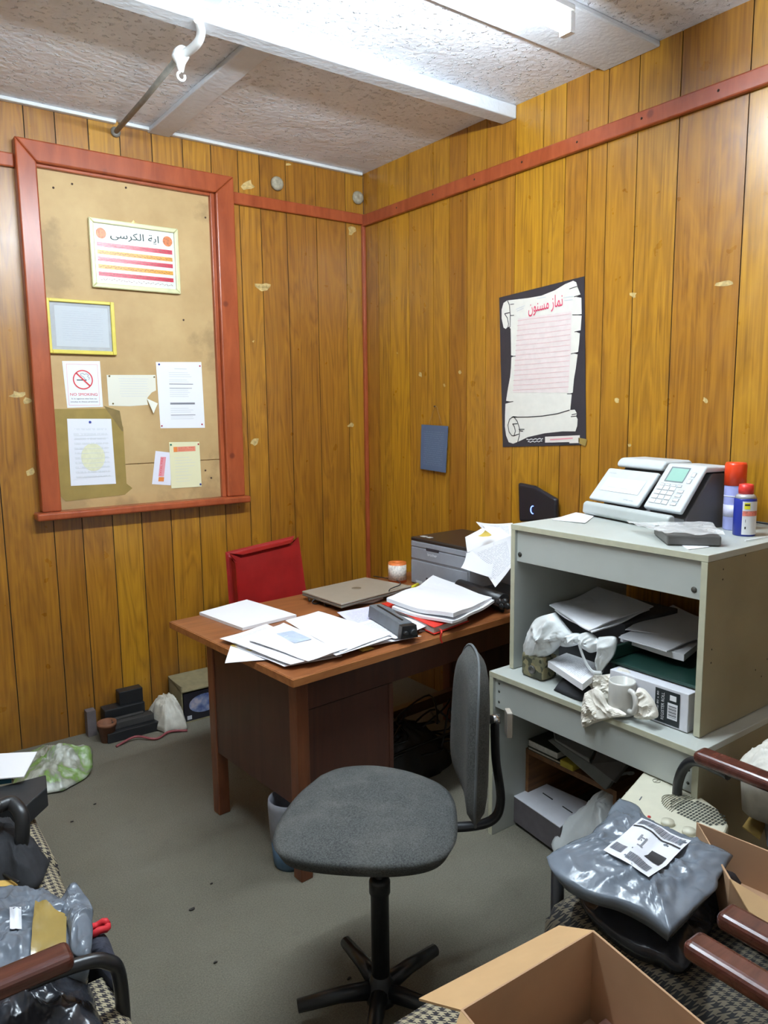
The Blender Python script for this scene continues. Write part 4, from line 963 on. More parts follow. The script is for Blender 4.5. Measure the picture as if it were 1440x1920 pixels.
psheet('paper_sheet', [(1244, 1000), (1262, 994), (1330, 1026), (1290, 1031)], 1.1805, PAPER, 'white sheet sticking out under the bagged grey box', .0012, .001, 'paper', 'papers on the shelf unit')
psheet('paper_sheet', [(1035, 975), (1080, 962), (1115, 968), (1097, 982)], 1.1805, PAPER, 'white sheet at the left of the franking machine', .0012, .003, 'paper', 'papers on the shelf unit')
m = MB(); m.tube(spline([(-.12, -2.30, 1.186), (-.08, -2.40, 1.19), (-.06, -2.50, 1.186), (-.10, -2.62, 1.184)]), .004, 6); tag(m.build('power_lead', BLACKP), 'black lead behind the spray cans on the shelf unit', 'cable')
m = MB(); m.tube([(-.42, -2.60, 1.184), (-.13, -2.625, 1.184)], .002, 6); tag(m.build('straw', simple('white_straw', (226, 226, 226), .4, var=0)), 'thin white straw lying behind the lubricant can', 'straw')

# router
t = thing('broadband_router', (-.05, -1.42, ZD), 'upright black router with a glowing blue ring', 'router')
q = [P(970, 905, 0, -.05), P(1000, 911, 0, -.05), P(1042, 936, 0, -.05), P(1042, 980, 0, -.05), P(972, 978, 0, -.05)]
m = MB(); m.prism(q, (.028, 0, 0)); m.build('router_body', simple('satin_black', (34, 33, 38), .3, var=.03), t, .012, 4)
c = P(999, 956, 0, -.052); m = MB(); m.tube([c + V((0, .013 * math.cos(a), .018 * math.sin(a))) for a in [math.radians(d) for d in range(-100, 101, 20)]], .0022, 8); m.build('status_ring', mk_emit('blue_led', (.15, .25, 1, 1), 4), t)
m = MB(); m.box((-.055, -1.50, ZD), (-.018, -1.36, 1.0)); m.box((-.05, -1.47, .99), (-.024, -1.40, 1.08)); m.build('stand', BLACKP, t)

# ------------------------------------------------------------------ contents of the upper unit
ZU = .6425
t = thing('letter_tray', (-.5, -2.45, ZU), 'dark green letter tray inside the upper shelf unit, at right', 'tray')
m = MB(); GRN = simple('dark_green_plastic', (20, 52, 44), .45)
m.box((-.66, -2.62, .765), (-.15, -2.30, .775)); m.box((-.66, -2.62, .775), (-.15, -2.612, .82)); m.box((-.66, -2.308, .775), (-.15, -2.30, .82)); m.box((-.15, -2.62, .765), (-.142, -2.30, .82))
m.build('tray_body', GRN, t, .003)
for (x, y) in ((-.64, -2.615), (-.64, -2.305), (-.16, -2.615), (-.16, -2.305)):
    m = MB(); m.box((x - .008, y - .006 if y > -2.4 else y - .003, ZU), (x + .008, y + .003 if y > -2.4 else y + .006, .766)); m.build('tray_post', GRN, t)
for k, (px, z, th, lb) in enumerate([([(1163, 1206), (1230, 1175), (1312, 1215), (1282, 1242)], .80, .022, 'thick batch of papers in the green letter tray'), ([(1160, 1196), (1225, 1168), (1312, 1200), (1250, 1224)], .826, .004, 'creased papers on the letter tray batch'), ([(1172, 1184), (1262, 1135), (1312, 1160), (1312, 1200)], .832, .002, 'topmost loose sheet over the letter tray')]):
    psheet('paper_batch', px, z, PAPER, lb, th, .008, 'paper', 'papers in the upper shelf unit', seed=k + 20)
m = MB(); m.box((-.50, -2.24, ZU), (-.18, -1.95, .852)); tag(m.build('document_box', simple('dark_document_box', (62, 62, 66), .6), None, .004), 'dark document box deep in the upper unit under white sheets', 'box')
for k, (px, z, lb) in enumerate([([(1040, 1150), (1125, 1118), (1218, 1150), (1110, 1192)], .856, 'lower white sheets on the dark document box'), ([(1030, 1140), (1120, 1108), (1225, 1142), (1105, 1188)], .862, 'upper white sheets on the dark document box')]):
    psheet('paper_batch', px, z, PAPER, lb, .004, .012, 'paper', 'papers in the upper shelf unit', seed=k + 30)
# camouflage torch
t = thing('camouflage_camera', (-.69, -2.01, ZU), 'small camouflage-patterned trail camera under the white bag', 'camera')
m, tt, bb = base('camouflage', rough=.6); vo = tt.new('ShaderNodeTexVoronoi'); vo.inputs['Scale'].default_value = 60; tt.link(tt.coords(), vo.inputs['Vector']); sp_ = tt.new('ShaderNodeSeparateXYZ'); tt.link(vo.outputs['Color'], sp_.inputs[0])
tt.link(tt.ramp(sp_.outputs[0], [(.2, srgb(60, 62, 48)), (.5, srgb(110, 108, 84)), (.9, srgb(140, 130, 96))]), bb.inputs['Base Color']); CAMO = m
m = MB(); m.box((-.72, -2.065, ZU), (-.64, -1.965, ZU + .085)); m.build('camera_body', CAMO, t, .010, 3)
m = MB(); m.lathe([(.015, 0), (.015, .006), (.011, .006), (.010, .001), (0, .001)], (-.7205, -2.02, ZU + .033), 18, (-1, 0, 0)); m.build('lens', simple('lens_grey', (90, 88, 84), .2), t)
# envelopes and black pouch
o = blob('black_pouch', [V((-.745, -2.14, ZU)), V((-.63, -2.10, ZU)), V((-.60, -2.26, ZU)), V((-.745, -2.27, ZU))], .035, BLACKCL, None, 0, 4, .004, 9, 10, 60); tag(o, 'black pouch under the white envelopes in the upper unit', 'pouch')
psheet('envelope_bundle', [(1027, 1252), (1062, 1236), (1132, 1262), (1092, 1296)], .692, PAPERL, 'bundle of white envelopes on the black pouch', .022, .004, 'envelopes', 'papers in the upper shelf unit', seed=41)
# white carrier bag draped from the papers
t = thing('carrier_bag', (-.6, -2.05, .8), 'crumpled white carrier bag draped over things in the upper unit', 'bag')
def face_blob(name, px, x, bulge, mat, parent, wr=.008, seed=0, n=72, rings=12, thick=.004, ws=16, facet=False):
    """soft shape hanging in a vertical plane, bulging toward -x"""
    pts = spline([P(a, b, 0, x) for a, b in px] + [P(*px[0], 0, x)], 8)[:-1]
    k = len(pts); c = sum(pts, V((0, 0, 0))) / k; vs = [c + V((-bulge, 0, 0))]
    for r in range(1, rings + 1):
        s = r / rings
        for q in pts:
            p_ = c.lerp(q, s); wq = p_ + .04 * V((0, noise.noise(p_ * 9), noise.noise(p_ * 9 + V((3, 3, 3)))))
            wq = V((wq.x, wq.y * 1.6 + wq.z * .6, wq.z * .7)) if not facet else wq
            nn = 1.3 * max(1 - 2 * abs(noise.noise(wq * ws + V((seed, 0, 0)))), 0) ** 3 + .6 * max(1 - 2 * abs(noise.noise(wq * ws * 2.3 + V((0, seed, 0)))), 0) ** 2
            vs.append(p_ + V((-bulge * (1 - s ** 2.2) - wr * nn * (1 - s ** 6), 0, 0)))
    nb = len(vs); vs += [v + V((thick + bulge * .5, 0, 0)) for v in vs]
    fs = []
    for i in range(k):
        j = (i + 1) % k; fs += [(0, 1 + i, 1 + j), (nb, nb + 1 + j, nb + 1 + i)]
        for r in range(rings - 1):
            a = 1 + r * k; fs += [(a + i, a + k + i, a + k + j, a + j), (nb + a + j, nb + a + k + j, nb + a + k + i, nb + a + i)]
        a = 1 + (rings - 1) * k; fs.append((a + i, nb + a + i, nb + a + j, a + j))
    m = MB(); m.add(vs, fs, not facet); return m.build(name, mat, parent)
face_blob('bag_body', [(1035, 1150), (1055, 1175), (1068, 1195), (1045, 1212), (1028, 1228), (1000, 1238), (985, 1232), (981, 1215), (990, 1185), (1005, 1160)], -.70, .03, WPOLY, t, .010, 2)
face_blob('bag_side', [(1050, 1190), (1080, 1188), (1092, 1196), (1085, 1208), (1060, 1213), (1045, 1205)], -.69, .015, WPOLY, t, .01, 4)
face_blob('bag_handle', [(1080, 1192), (1100, 1186), (1120, 1200), (1128, 1215), (1108, 1224), (1094, 1215)], -.69, .012, WPOLY, t, .01, 5)
face_blob('bag_handle', [(1122, 1195), (1152, 1196), (1150, 1225), (1135, 1248), (1122, 1262), (1118, 1240), (1124, 1215)], -.68, .012, WPOLY, t, .01, 6)
m = MB(); m.tube(spline([P(1085, 1205, 0, -.70), P(1095, 1235, 0, -.70), P(1110, 1258, 0, -.70), P(1128, 1262, 0, -.70)]), [.006] * 25, 6, flat=.4); m.build('bag_loop', WPOLY, t)

# mug in tissue
t = thing('mug', (-.75, -2.40, ZU), 'white mug unwrapped on the ledge of the lower unit', 'mug')
c = V((-.737, -2.404, ZU + .006)); m = MB(); m.lathe([(0, 0), (.036, 0), (.040, .006), (.041, .10), (.040, .105), (.037, .104), (.036, .012), (0, .010)], c, 32); m.build('mug_body', simple('white_ceramic', (206, 204, 198), .25, var=.03), t)
m = MB(); d = V((-.35, -.94, 0)).normalized(); m.tube(spline([c + d * .038 + V((0, 0, .085)), c + d * .062 + V((0, 0, .083)), c + d * .072 + V((0, 0, .055)), c + d * .062 + V((0, 0, .026)), c + d * .038 + V((0, 0, .020))]), .0075, 10, flat=1.2); m.build('mug_handle', simple('white_ceramic', (206, 204, 198), .25, var=.03), t)
t = thing('tissue_wrap', (-.77, -2.33, ZU), 'crumpled cream tissue paper opened around the mug', 'tissue')
face_blob('tissue_sheet', [(1160, 1252), (1150, 1262), (1128, 1266), (1104, 1268), (1100, 1290), (1098, 1318), (1140, 1330), (1185, 1330), (1192, 1300), (1180, 1262)], -.685, .006, TISSUE, t, .012, 3, ws=26, facet=True)
face_blob('tissue_skirt', [(1096, 1300), (1090, 1330), (1092, 1363), (1112, 1357), (1130, 1351), (1150, 1346), (1172, 1342), (1160, 1332), (1138, 1322), (1128, 1300), (1112, 1292)], -.782, .006, TISSUE, t, .012, 5, ws=26, facet=True)
face_blob('tissue_fold', [(1196, 1290), (1208, 1296), (1224, 1318), (1231, 1344), (1212, 1350), (1190, 1345), (1196, 1325)], -.745, .010, TISSUE, t, .012, 8, ws=26, facet=True)
# white box with label
t = thing('white_box', (-.6, -2.5, ZU), 'long white carton with a black barcode label', 'box')
m = MB(); m.box((-.700, -2.605, ZU), (-.20, -2.330, ZU + .118)); o = m.build('carton', WHITEB, t, .002)
fr = Frame((-.7012, -2.497, ZU + .006), (0, -.082, 0), (0, 0, .104), .0005)
fr.rects('label_patch', [(0, 0, 1, 1)], simple('label_black', (38, 44, 46), .5, var=0), t)
fr.rects('label_panel', [(.52, .18, .92, .66), (.60, .74, .86, .90)], simple('label_white_plain', (236, 236, 238), .5, var=0), t, 2)
fr.rects('barcode', [(.56, .24 + k * .045, .88, .24 + k * .045 + (.012 + .012 * (k % 2))) for k in range(8)], INK, t, 3)
fr.text('label_lettering', 'REGISTER ROLL', .33, .5, .010, simple('label_white_plain', (236, 236, 238), .5, var=0), t, width=.085, k=3, rot90=True)
fr.text('label_lettering', 'thermal 80 x 80', .12, .5, .006, simple('label_white_plain', (236, 236, 238), .5, var=0), t, width=.085, k=3, rot90=True)

# ------------------------------------------------------------------ contents of the lower unit
m = MB(); m.box((-.60, -2.30, .275), (-.08, -1.885, .295)); m.box((-.60, -1.90, .0), (-.08, -1.886, .275)); m.box((-.60, -2.30, 0), (-.55, -2.286, .275)); tag(m.build('brown_shelf_board', mk_wood('worn_brown_board', (96, 62, 34), (134, 92, 52), .6)), 'worn brown board shelf inside the lower unit', 'board')
for k, (z, th, y0, y1, c_, lb) in enumerate(((.296, .012, -1.90, -2.06, (196, 190, 178), 'thin white-edged booklet lying lowest on the brown board'), (.309, .028, -1.90, -2.04, (210, 208, 202), 'thick black and white paperback on the brown board'))):
    t = thing('paperback', (-.55, -1.98, z), lb, 'book', 'books in the lower unit')
    m = MB(); m.box((-.60, y1, z + .002), (-.42, y0, z + th - .002)); m.build('pages', simple('book_pages_%d' % k, c_, .8, var=.15, scale=90), t)
    m = MB(); m.box((-.603, y1 - .002, z + th - .002), (-.418, y0 + .002, z + th)); m.box((-.603, y1 - .002, z), (-.418, y0 + .002, z + .002)); m.build('cover', simple('book_cover_dark', (50, 52, 40), .5), t)
m = MB(); m.box((-.61, -2.12, .296), (-.56, -2.06, .32)); tag(m.build('yellow_packet', simple('yellow_packet', (176, 160, 50), .5), None, .003), 'small yellow packet on the brown board', 'packet')
# grey lids leaning
def leaning(name, px, x0, x1, th, mat, label, cat):
    q = [P(a, b, 0, x) for (a, b), x in zip(px, (x0, x0, x1, x1))]; n_ = (q[1] - q[0]).cross(q[2] - q[0]).normalized() * th
    m = MB(); m.prism(q, n_); return tag(m.build(name, mat, None, .004), label, cat, 'flat grey equipment in the lower unit')
leaning('grey_tube_edge', [(1026, 1388), (1036, 1386), (1150, 1460), (1135, 1482)], -.62, -.62, .03, simple('dull_grey', (110, 112, 110), .5), 'long pale grey tray edge slanting down across the lower unit', 'tray')
bpy.data.objects['grey_tube_edge'].name = 'slanting_tray'
leaning('equipment_casing', [(1036, 1362), (1118, 1400), (1105, 1424), (1040, 1385)], -.55, -.62, .02, simple('pale_grey_casing', (140, 142, 142), .45), 'pale grey casing high up inside the lower unit', 'casing')
leaning('dark_casing', [(1122, 1402), (1180, 1425), (1150, 1465), (1108, 1432)], -.58, -.64, .02, simple('mid_grey_casing', (104, 100, 98), .5), 'darker grey rounded casing behind the slanting tray', 'casing')
# white slotted box on cardboard tray
t = thing('slotted_box', (-.58, -1.98, 0), 'flat white card box with slots in the lower unit', 'box')
q = [P(958, 1490, 2, .115), P(1000, 1460, 2, .115), P(1105, 1507, 2, .115), P(1050, 1553, 2, .115)]
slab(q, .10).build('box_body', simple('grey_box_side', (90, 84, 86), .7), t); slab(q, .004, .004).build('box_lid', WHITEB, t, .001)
for (a, b) in (((1018, 1487), (1036, 1499)), ((1055, 1512), (1073, 1524))):
    m = MB(); m.tube([P(*a, 2, .1205), P(*b, 2, .1205)], .0022, 6); m.build('slot', INK, t)
m = MB(); pa = P(953, 1518, 2, .004); pb_ = P(1042, 1582, 2, .004); m.box((0, 0, 0), (.001, .001, .001)); m = MB()
d_ = (pb_ - pa); m.prism([pa, pb_, pb_ + V((.22, .02, 0)), pa + V((.22, .02, 0))], (0, 0, .012)); m.prism([pa, pb_, pb_ + V((.006, 0, 0)), pa + V((.006, 0, 0))], (0, 0, .05))
tag(m.build('cardboard_tray', CARD), 'torn cardboard tray under the slotted white box', 'tray')

# white polythene bag spilling from the lower unit
WB = [P(1190, 1446, 2, .30), P(1186, 1475, 2, .27), P(1150, 1530, 2, .20), P(1125, 1565, 2, .16), P(1095, 1605, 2, .05), P(1045, 1600, 2, .03), P(1034, 1580, 2, .05), P(1052, 1550, 2, .10), P(1090, 1515, 2, .18), P(1135, 1478, 2, .26), P(1165, 1452, 2, .30)]
o = blob('polythene_bag', WB, .05, WPOLY, None, .04, 2, .02, 12, 14, 80, 5); tag(o, 'white polythene bag spilling out of the lower unit onto the floor', 'bag')

# ------------------------------------------------------------------ swivel chair
t = thing('swivel_chair', (-1.57, -2.25, 0), 'grey fabric swivel chair in the middle of the floor', 'chair')
ZS = .54
out = [(600, 1447), (640, 1432), (700, 1428), (770, 1440), (828, 1464), (855, 1498), (860, 1555), (848, 1590), (812, 1612), (740, 1622), (650, 1620), (570, 1612), (522, 1598), (508, 1572), (520, 1535), (555, 1485)]
pts = [P(a, b, 2, ZS) for a, b in out]
cc = sum(pts, V((0, 0, 0))) / len(pts)
pts = [cc + (p - cc) * .985 + V((0, 0, -.010)) for p in pts]
o = blob('seat', pts, .022, GREYFAB, t, .034, 5, .0018, 6, 20, 120)
m = MB(); pl = [cc + (p - cc) * .72 + V((0, 0, -.052)) for p in pts]; m.prism([p for p in pl][::1], (0, 0, -.014)); m.build('seat_pan', BLACKP, t)
col = V((-1.604, -2.305, 0))
m = MB(); m.lathe([(.013, .28), (.013, ZS - .07)], col, 16); m.build('gas_piston', BLACKM, t)
m = MB(); m.lathe([(.024, .06), (.024, .35), (.028, .355), (.028, .385), (.024, .395), (.016, .396)], col, 20); m.build('column', BLACKP, t)
m = MB(); m.lathe([(.0, .04), (.04, .045), (.045, .07), (.03, .10), (.024, .12)], col, 20); m.build('base_hub', BLACKP, t)
# aim legs
P1 = P(668, 1798, 2, .055)
a0 = math.atan2(P1.y - col.y, P1.x - col.x)
for k in range(5):
    a_ = a0 + k * 2 * math.pi / 5; d = V((math.cos(a_), math.sin(a_), 0)); L_ = .22
    m = MB(); m.tube([col + V((0, 0, .075)) + d * .02, col + d * L_ * .5 + V((0, 0, .075)), col + d * L_ + V((0, 0, .060))], [.024, .02, .017], 12); lg = m.build('base_leg', BLACKM, t)
    m = MB(); s_ = V((-d.y, d.x, 0)); m.lathe([(.010, -.014), (.024, -.012), (.026, 0), (.024, .012), (.010, .014)], col + d * L_ + V((0, 0, .027)), 16, s_); m.build('castor', BLACKP, lg)
# back
bw = V((.56, .83, 0)).normalized(); bn = V((-bw.y, bw.x, 0)); bc = V((-1.250, -2.280, 0))
tilt = .02
m = MB(); vs = []; fs = []; n = 20; na = 40
def back_pt(r, a, off):
    c_, s_ = math.cos(a), math.sin(a); e = 2 / (3.0 if s_ > 0 else 5.0)
    uu = .185 * abs(c_) ** e * (1 if c_ > 0 else -1) * r; zz = .225 * abs(s_) ** e * (1 if s_ > 0 else -1) * r
    uu *= 1 - .12 * (zz / .225)
    cur = .022 * (uu / .185) ** 2
    return bc + bw * uu + V((0, 0, .700 + zz)) + bn * (off + cur - tilt * zz)
rings_ = 8
for side in (1, -1):
    o_ = len(vs)
    vs.append(back_pt(0, 0, side * .034))
    for r in range(1, rings_ + 1):
        for k in range(na): s = r / rings_; vs.append(back_pt(s, 2 * math.pi * k / na, side * .034 * (1 - s ** 5) ** .5))
    for k in range(na):
        k2 = (k + 1) % na; f = [(o_, o_ + 1 + k, o_ + 1 + k2)] + [(o_ + 1 + r * na + k, o_ + 1 + (r + 1) * na + k, o_ + 1 + (r + 1) * na + k2, o_ + 1 + r * na + k2) for r in range(rings_ - 1)]
        fs += f if side == -1 else [q_[::-1] for q_ in f]
m.add(vs, fs, True); m.build('backrest', GREYFAB, t)
m = MB(); pz_ = [back_pt(1.0, 2 * math.pi * k / 48, 0) for k in range(49)]; m.tube(pz_, .004, 8); m.build('piping', simple('grey_piping', (84, 88, 90), .8), t)
# support tube
bb_ = bc - bn * .03
m = MB(); m.tube(spline([bb_ - bn * .03 + V((0, 0, .72)), bb_ - bn * .035 + V((0, 0, .60)), bb_ - bn * .05 + V((0, 0, .47)), bb_ - bn * .02 + V((0, 0, .41)), bb_ + bn * .08 + V((0, 0, .395)), bb_ + bn * .2 + V((0, 0, .41))]), .015, 12, flat=.7); m.build('back_support', BLACKM, t)
m = MB(); c_ = bb_ - bn * .045; m.lathe([(.012, -.03), (.014, .0)], c_ + V((0, 0, .72)), 12, -bn); m.build('bracket_bolt', CHROME, t)
m = MB(); k0 = bb_ - bn * .062; m.prism([k0 - bw * .02 + V((0, 0, .67)), k0 + bw * .02 + V((0, 0, .67)), k0 + bw * .02 + V((0, 0, .745)), k0 - bw * .02 + V((0, 0, .745))], -bn * .016); m.build('adjusting_knob', simple('beige_knob', (168, 160, 148), .5, var=.04), t, .003)

# ------------------------------------------------------------------ houndstooth waiting chairs
def hchair(x0, x1, y0, y1, facing, label, arms, back=True, zt_=.43, arm_len=None, zarm=.585, group='houndstooth waiting-room armchairs', skirt=.12, cloth=None):
    """box footprint; facing 'y' (front toward +y) or 'x' (front toward +x). arms: list of (side, start offset from front)"""
    t = thing('armchair', ((x0 + x1) / 2, (y0 + y1) / 2, 0), label, 'chair', group)
    wx, wy = x1 - x0, y1 - y0
    # cushion with rounded edges, uv in metres
    n = 18; vs = []; uv = []
    rad = .045; hgt = .10
    def ss(v, lo, hi): d = min(v - lo, hi - v); return 0 if d >= rad else (1 - math.sqrt(max(0, 1 - (1 - d / rad) ** 2)))
    xsv = [x0 + wx * (.5 - .5 * math.cos(math.pi * i / n)) for i in range(n + 1)]; ysv = [y0 + wy * (.5 - .5 * math.cos(math.pi * j / n)) for j in range(n + 1)]
    for yv in ysv:
        for xv in xsv:
            d = max(ss(xv, x0, x1), ss(yv, y0, y1)); vs.append((xv, yv, zt_ - d * hgt)); uv.append((xv, yv - d * .05))
    N_ = n + 1; fs = [(j * N_ + i, j * N_ + i + 1, (j + 1) * N_ + i + 1, (j + 1) * N_ + i) for j in range(n) for i in range(n)]
    o_ = len(vs); ringi = [i for i in range(n)] + [j * N_ + n for j in range(n)] + [n * N_ + n - i for i in range(n)] + [(n - j) * N_ for j in range(n)]
    for q_ in ringi: p_ = vs[q_]; vs.append((p_[0], p_[1], zt_ - skirt)); uv.append((p_[0] + (.12 if p_[0] == x1 else -.12 if p_[0] == x0 else 0), p_[1] + (.12 if p_[1] == y1 else -.12 if p_[1] == y0 else 0)))
    R_ = len(ringi)
    for k in range(R_): fs.append((ringi[k], o_ + k, o_ + (k + 1) % R_, ringi[(k + 1) % R_]))
    fs.append(tuple(o_ + k for k in range(R_))[::-1])
    m = MB(); m.add(vs, fs, True, uv); m.build('seat', cloth or HOUND, t)
    for (lat, st, en, tube_) in arms:
        if facing == 'y': pt = lambda f_, z_, l_=lat: V((l_, y1 - f_, z_)); L_ = wy
        else: pt = lambda f_, z_, l_=lat: V((x1 - f_, l_, z_)); L_ = wx
        p0_, p1_ = pt(st, zarm), pt(en, zarm); ln_ = (p1_ - p0_).normalized(); sd_ = V((-ln_.y, ln_.x, 0)) * .029
        m = MB(); m.prism([p0_ - sd_ - V((0, 0, .018)), p0_ + sd_ - V((0, 0, .018)), p0_ + sd_ + V((0, 0, .018)), p0_ - sd_ + V((0, 0, .018))], p1_ - p0_); m.build('armrest', ARMW, t, .014, 4)
        if tube_: m = MB(); m.tube(spline([pt(st + .08, zarm - .022), pt(st + .0, zarm - .026), pt(st - .06, zarm - .045), pt(st - .085, zarm - .11), pt(st - .08, .2), pt(st - .07, 0.0)]), .014, 10); m.build('front_leg', BLACKM, t)
        m = MB(); m.tube([pt(en - .05, zarm - .02), pt(en - .02, zarm - .1), pt(en + .04, 0)], .014, 10); m.build('rear_leg', BLACKM, t)
    if back:
        if facing == 'y': a, b = (x0 + .02, y0 - .06, .46), (x1 - .02, y0, .80)
        else: a, b = (x0 - .06, y0 + .02, .46), (x0, y1 - .02, .80)
        m = MB(); m.box(a, b); bk = m.build('backrest', simple('dark_houndstooth_back', (60, 56, 54), .9), t, .02, 3)
    return t
# right-hand pair facing the desk
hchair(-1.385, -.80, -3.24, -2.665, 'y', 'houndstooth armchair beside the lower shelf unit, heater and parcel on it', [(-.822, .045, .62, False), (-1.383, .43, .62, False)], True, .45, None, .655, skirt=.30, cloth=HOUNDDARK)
hchair(-2.0, -1.60, -3.46, -2.70, 'y', 'nearest houndstooth armchair, open cardboard box on its seat', [(-1.500, .40, .78, False)], True, .44, None, .655)
A_ = bpy.data.objects['armchair']
tq = P(1274, 1458, 0, -.797)
m = MB(); m.tube(spline([(-.822, -2.80, .630), (-.815, tq.y - .12, .630), (-.80, tq.y - .04, .618), tq, (tq.x, tq.y + .005, tq.z - .12), (tq.x, tq.y + .005, 0)]), .014, 10); m.build('front_leg', BLACKM, A_)
m = MB(); m.tube([(-1.315, -2.648, 0), (-1.315, -2.648, .52)], .016, 10); m.build('front_leg', BLACKM, A_)
m = MB(); m.tube([(-1.90, -2.85, 0), (-1.90, -2.85, .32)], .014, 10); m.build('front_leg', BLACKM, bpy.data.objects['armchair.001'])
m = MB(); m.tube([(-1.64, -2.85, 0), (-1.64, -2.85, .32)], .014, 10); m.build('front_leg', BLACKM, bpy.data.objects['armchair.001'])
# left-hand row facing right
hchair(-2.80, -2.255, -2.76, -2.225, 'x', 'near left houndstooth armchair, its dark wooden armrest across the corner', [(-2.365, .11, .56, True)], False)
hchair(-2.80, -2.255, -2.20, -1.72, 'x', 'middle left houndstooth armchair under the taped grey mail bag', [], False)
hchair(-2.80, -2.245, -1.70, -1.33, 'x', 'farthest left houndstooth armchair with black folder and papers', [], False)
for nm in ('armchair.003', 'armchair.004'):
    o = bpy.data.objects[nm]
    yy = o.location.y
    m = MB(); m.tube([(-2.30, yy - .15, 0), (-2.30, yy - .15, .34)], .014, 10); m.build('front_leg', BLACKM, o)
    m = MB(); m.tube([(-2.30, yy + .15, 0), (-2.30, yy + .15, .34)], .014, 10); m.build('front_leg', BLACKM, o)

# ------------------------------------------------------------------ things on the right-hand chairs
# fan heater
t = thing('fan_heater', (-.88, -2.66, .43), 'cream fan heater with slatted oval grille lying on the chair', 'heater')
hz = .50
hp = [(1162, 1497), (1208, 1444), (1222, 1442), (1262, 1462), (1310, 1490), (1345, 1515), (1366, 1545), (1360, 1560), (1300, 1590), (1262, 1575), (1215, 1540), (1165, 1508)]
pts = [P(a, b, 2, hz) for a, b in hp]
HEAT = simple('cream_heater_plastic', (206, 202, 182), .4, var=.03)
m = MB(); m.prism([p - V((0, 0, .075)) for p in pts], (0, 0, .075)); m.build('heater_body', HEAT, t, .008, 3)
# grille slots: dark recessed-looking slots cut as small raised dark tiles inside an oval
A0 = P(1250, 1498, 2, hz + .0008); A1 = P(1360, 1548, 2, hz + .0008); axd = (A1 - A0).normalized(); axs = V((-axd.y, axd.x, 0))
oc = P(1308, 1522, 2, hz); la = (A1 - A0).length * .46; lb_ = .053
m = MB(); nx, ny = 17, 8
for i in range(nx):
    for j in range(ny):
        a_ = -1 + 2 * (i + .5) / nx; b_ = -1 + 2 * (j + .5) / ny
        if a_ * a_ + b_ * b_ > .97: continue
        c_ = oc + axd * a_ * la + axs * b_ * lb_ * 1.0 + V((0, 0, .001)); w_ = la / nx * .66; h_ = lb_ / ny * .80
        m.add([c_ - axd * w_ - axs * h_, c_ + axd * w_ - axs * h_, c_ + axd * w_ + axs * h_, c_ - axd * w_ + axs * h_], [(0, 1, 2, 3)])
m.build('grille', simple('grille_dark', (60, 62, 56), .6, var=.2, scale=50), t)
m = MB()
for i in range(9):
    a_ = -1.32 + i * .085; hh = math.sqrt(max(.05, 1.0 - max(0, (-a_ - .55)) ** 2 * 1.5)); pp = [oc + axd * (a_ + .10 * s_ * s_) * la + axs * s_ * lb_ * hh * 1.1 + V((0, 0, .0015)) for s_ in (-1, -.5, 0, .5, 1)]; m.tube(pp, .0011, 5)
m.build('ribs', simple('heater_rib', (150, 146, 128), .5, var=0), t)
for kp in ((1252, 1545), (1292, 1562)):
    m = MB(); m.lathe([(.018, 0), (.016, .010), (0, .011)], P(*kp, 2, hz), 18); m.build('control_knob', HEAT, t)
m = MB(); m.lathe([(.005, 0), (.004, .003), (0, .004)], P(1217, 1532, 2, hz), 12); m.build('indicator_lamp', simple('red_lamp', (190, 40, 40), .3, var=0), t)
m = MB(); m.tube([P(1231, 1464, 2, hz + .001) + V((.011 * math.cos(a), .011 * math.sin(a), 0)) for a in [math.radians(d) for d in range(0, 361, 30)]], .0012, 5); m.tube([P(1226, 1467, 2, hz + .001), P(1237, 1461, 2, hz + .001)], .001, 5); m.build('moulded_logo', simple('heater_rib', (150, 146, 128), .5, var=0), t)
fr = Frame(P(1203, 1500, 2, hz + .001), axs * .02, axd * -.04, .0005)
m = MB(); m.tube([P(1199, 1500, 2, hz + .001), P(1203, 1494, 2, hz + .001)], .0015, 5); m.build('maker_mark', GREYINK, t)

# cardboard box on the right
t = thing('cardboard_box', (-.95, -2.95, .43), 'shallow open cardboard box behind the grey parcel', 'box', 'open cardboard boxes')
def openbox(t, rim, h, th, floor_z=None, edges=True):
    """rim: 4 world points, walls go down h"""
    c = sum(rim, V((0, 0, 0))) / 4
    for k in range(4):
        a, b = rim[k], rim[(k + 1) % 4]; ai = a + (c - a).normalized() * th; bi = b + (c - b).normalized() * th; dn = V((0, 0, -h))
        m = MB(); m.prism([a, b, bi, ai], dn); m.build('box_wall', CARDIN, t)
    m = MB(); m.prism([p + V((0, 0, -h)) for p in rim], (0, 0, .004)); m.build('box_floor', CARDIN, t)
rim = [P(1306, 1541, 2, .580), P(1480, 1610, 2, .580), P(1500, 1730, 2, .580), P(1368, 1650, 2, .580)]
openbox(t, rim, .11, .006)
m = MB(); a, b = rim[3], rim[2]; m.prism([a, b, b + V((-.03, -.06, -.03)), a + V((-.03, -.06, -.03))], (0, 0, .004)); m.build('box_flap', CARD, t)

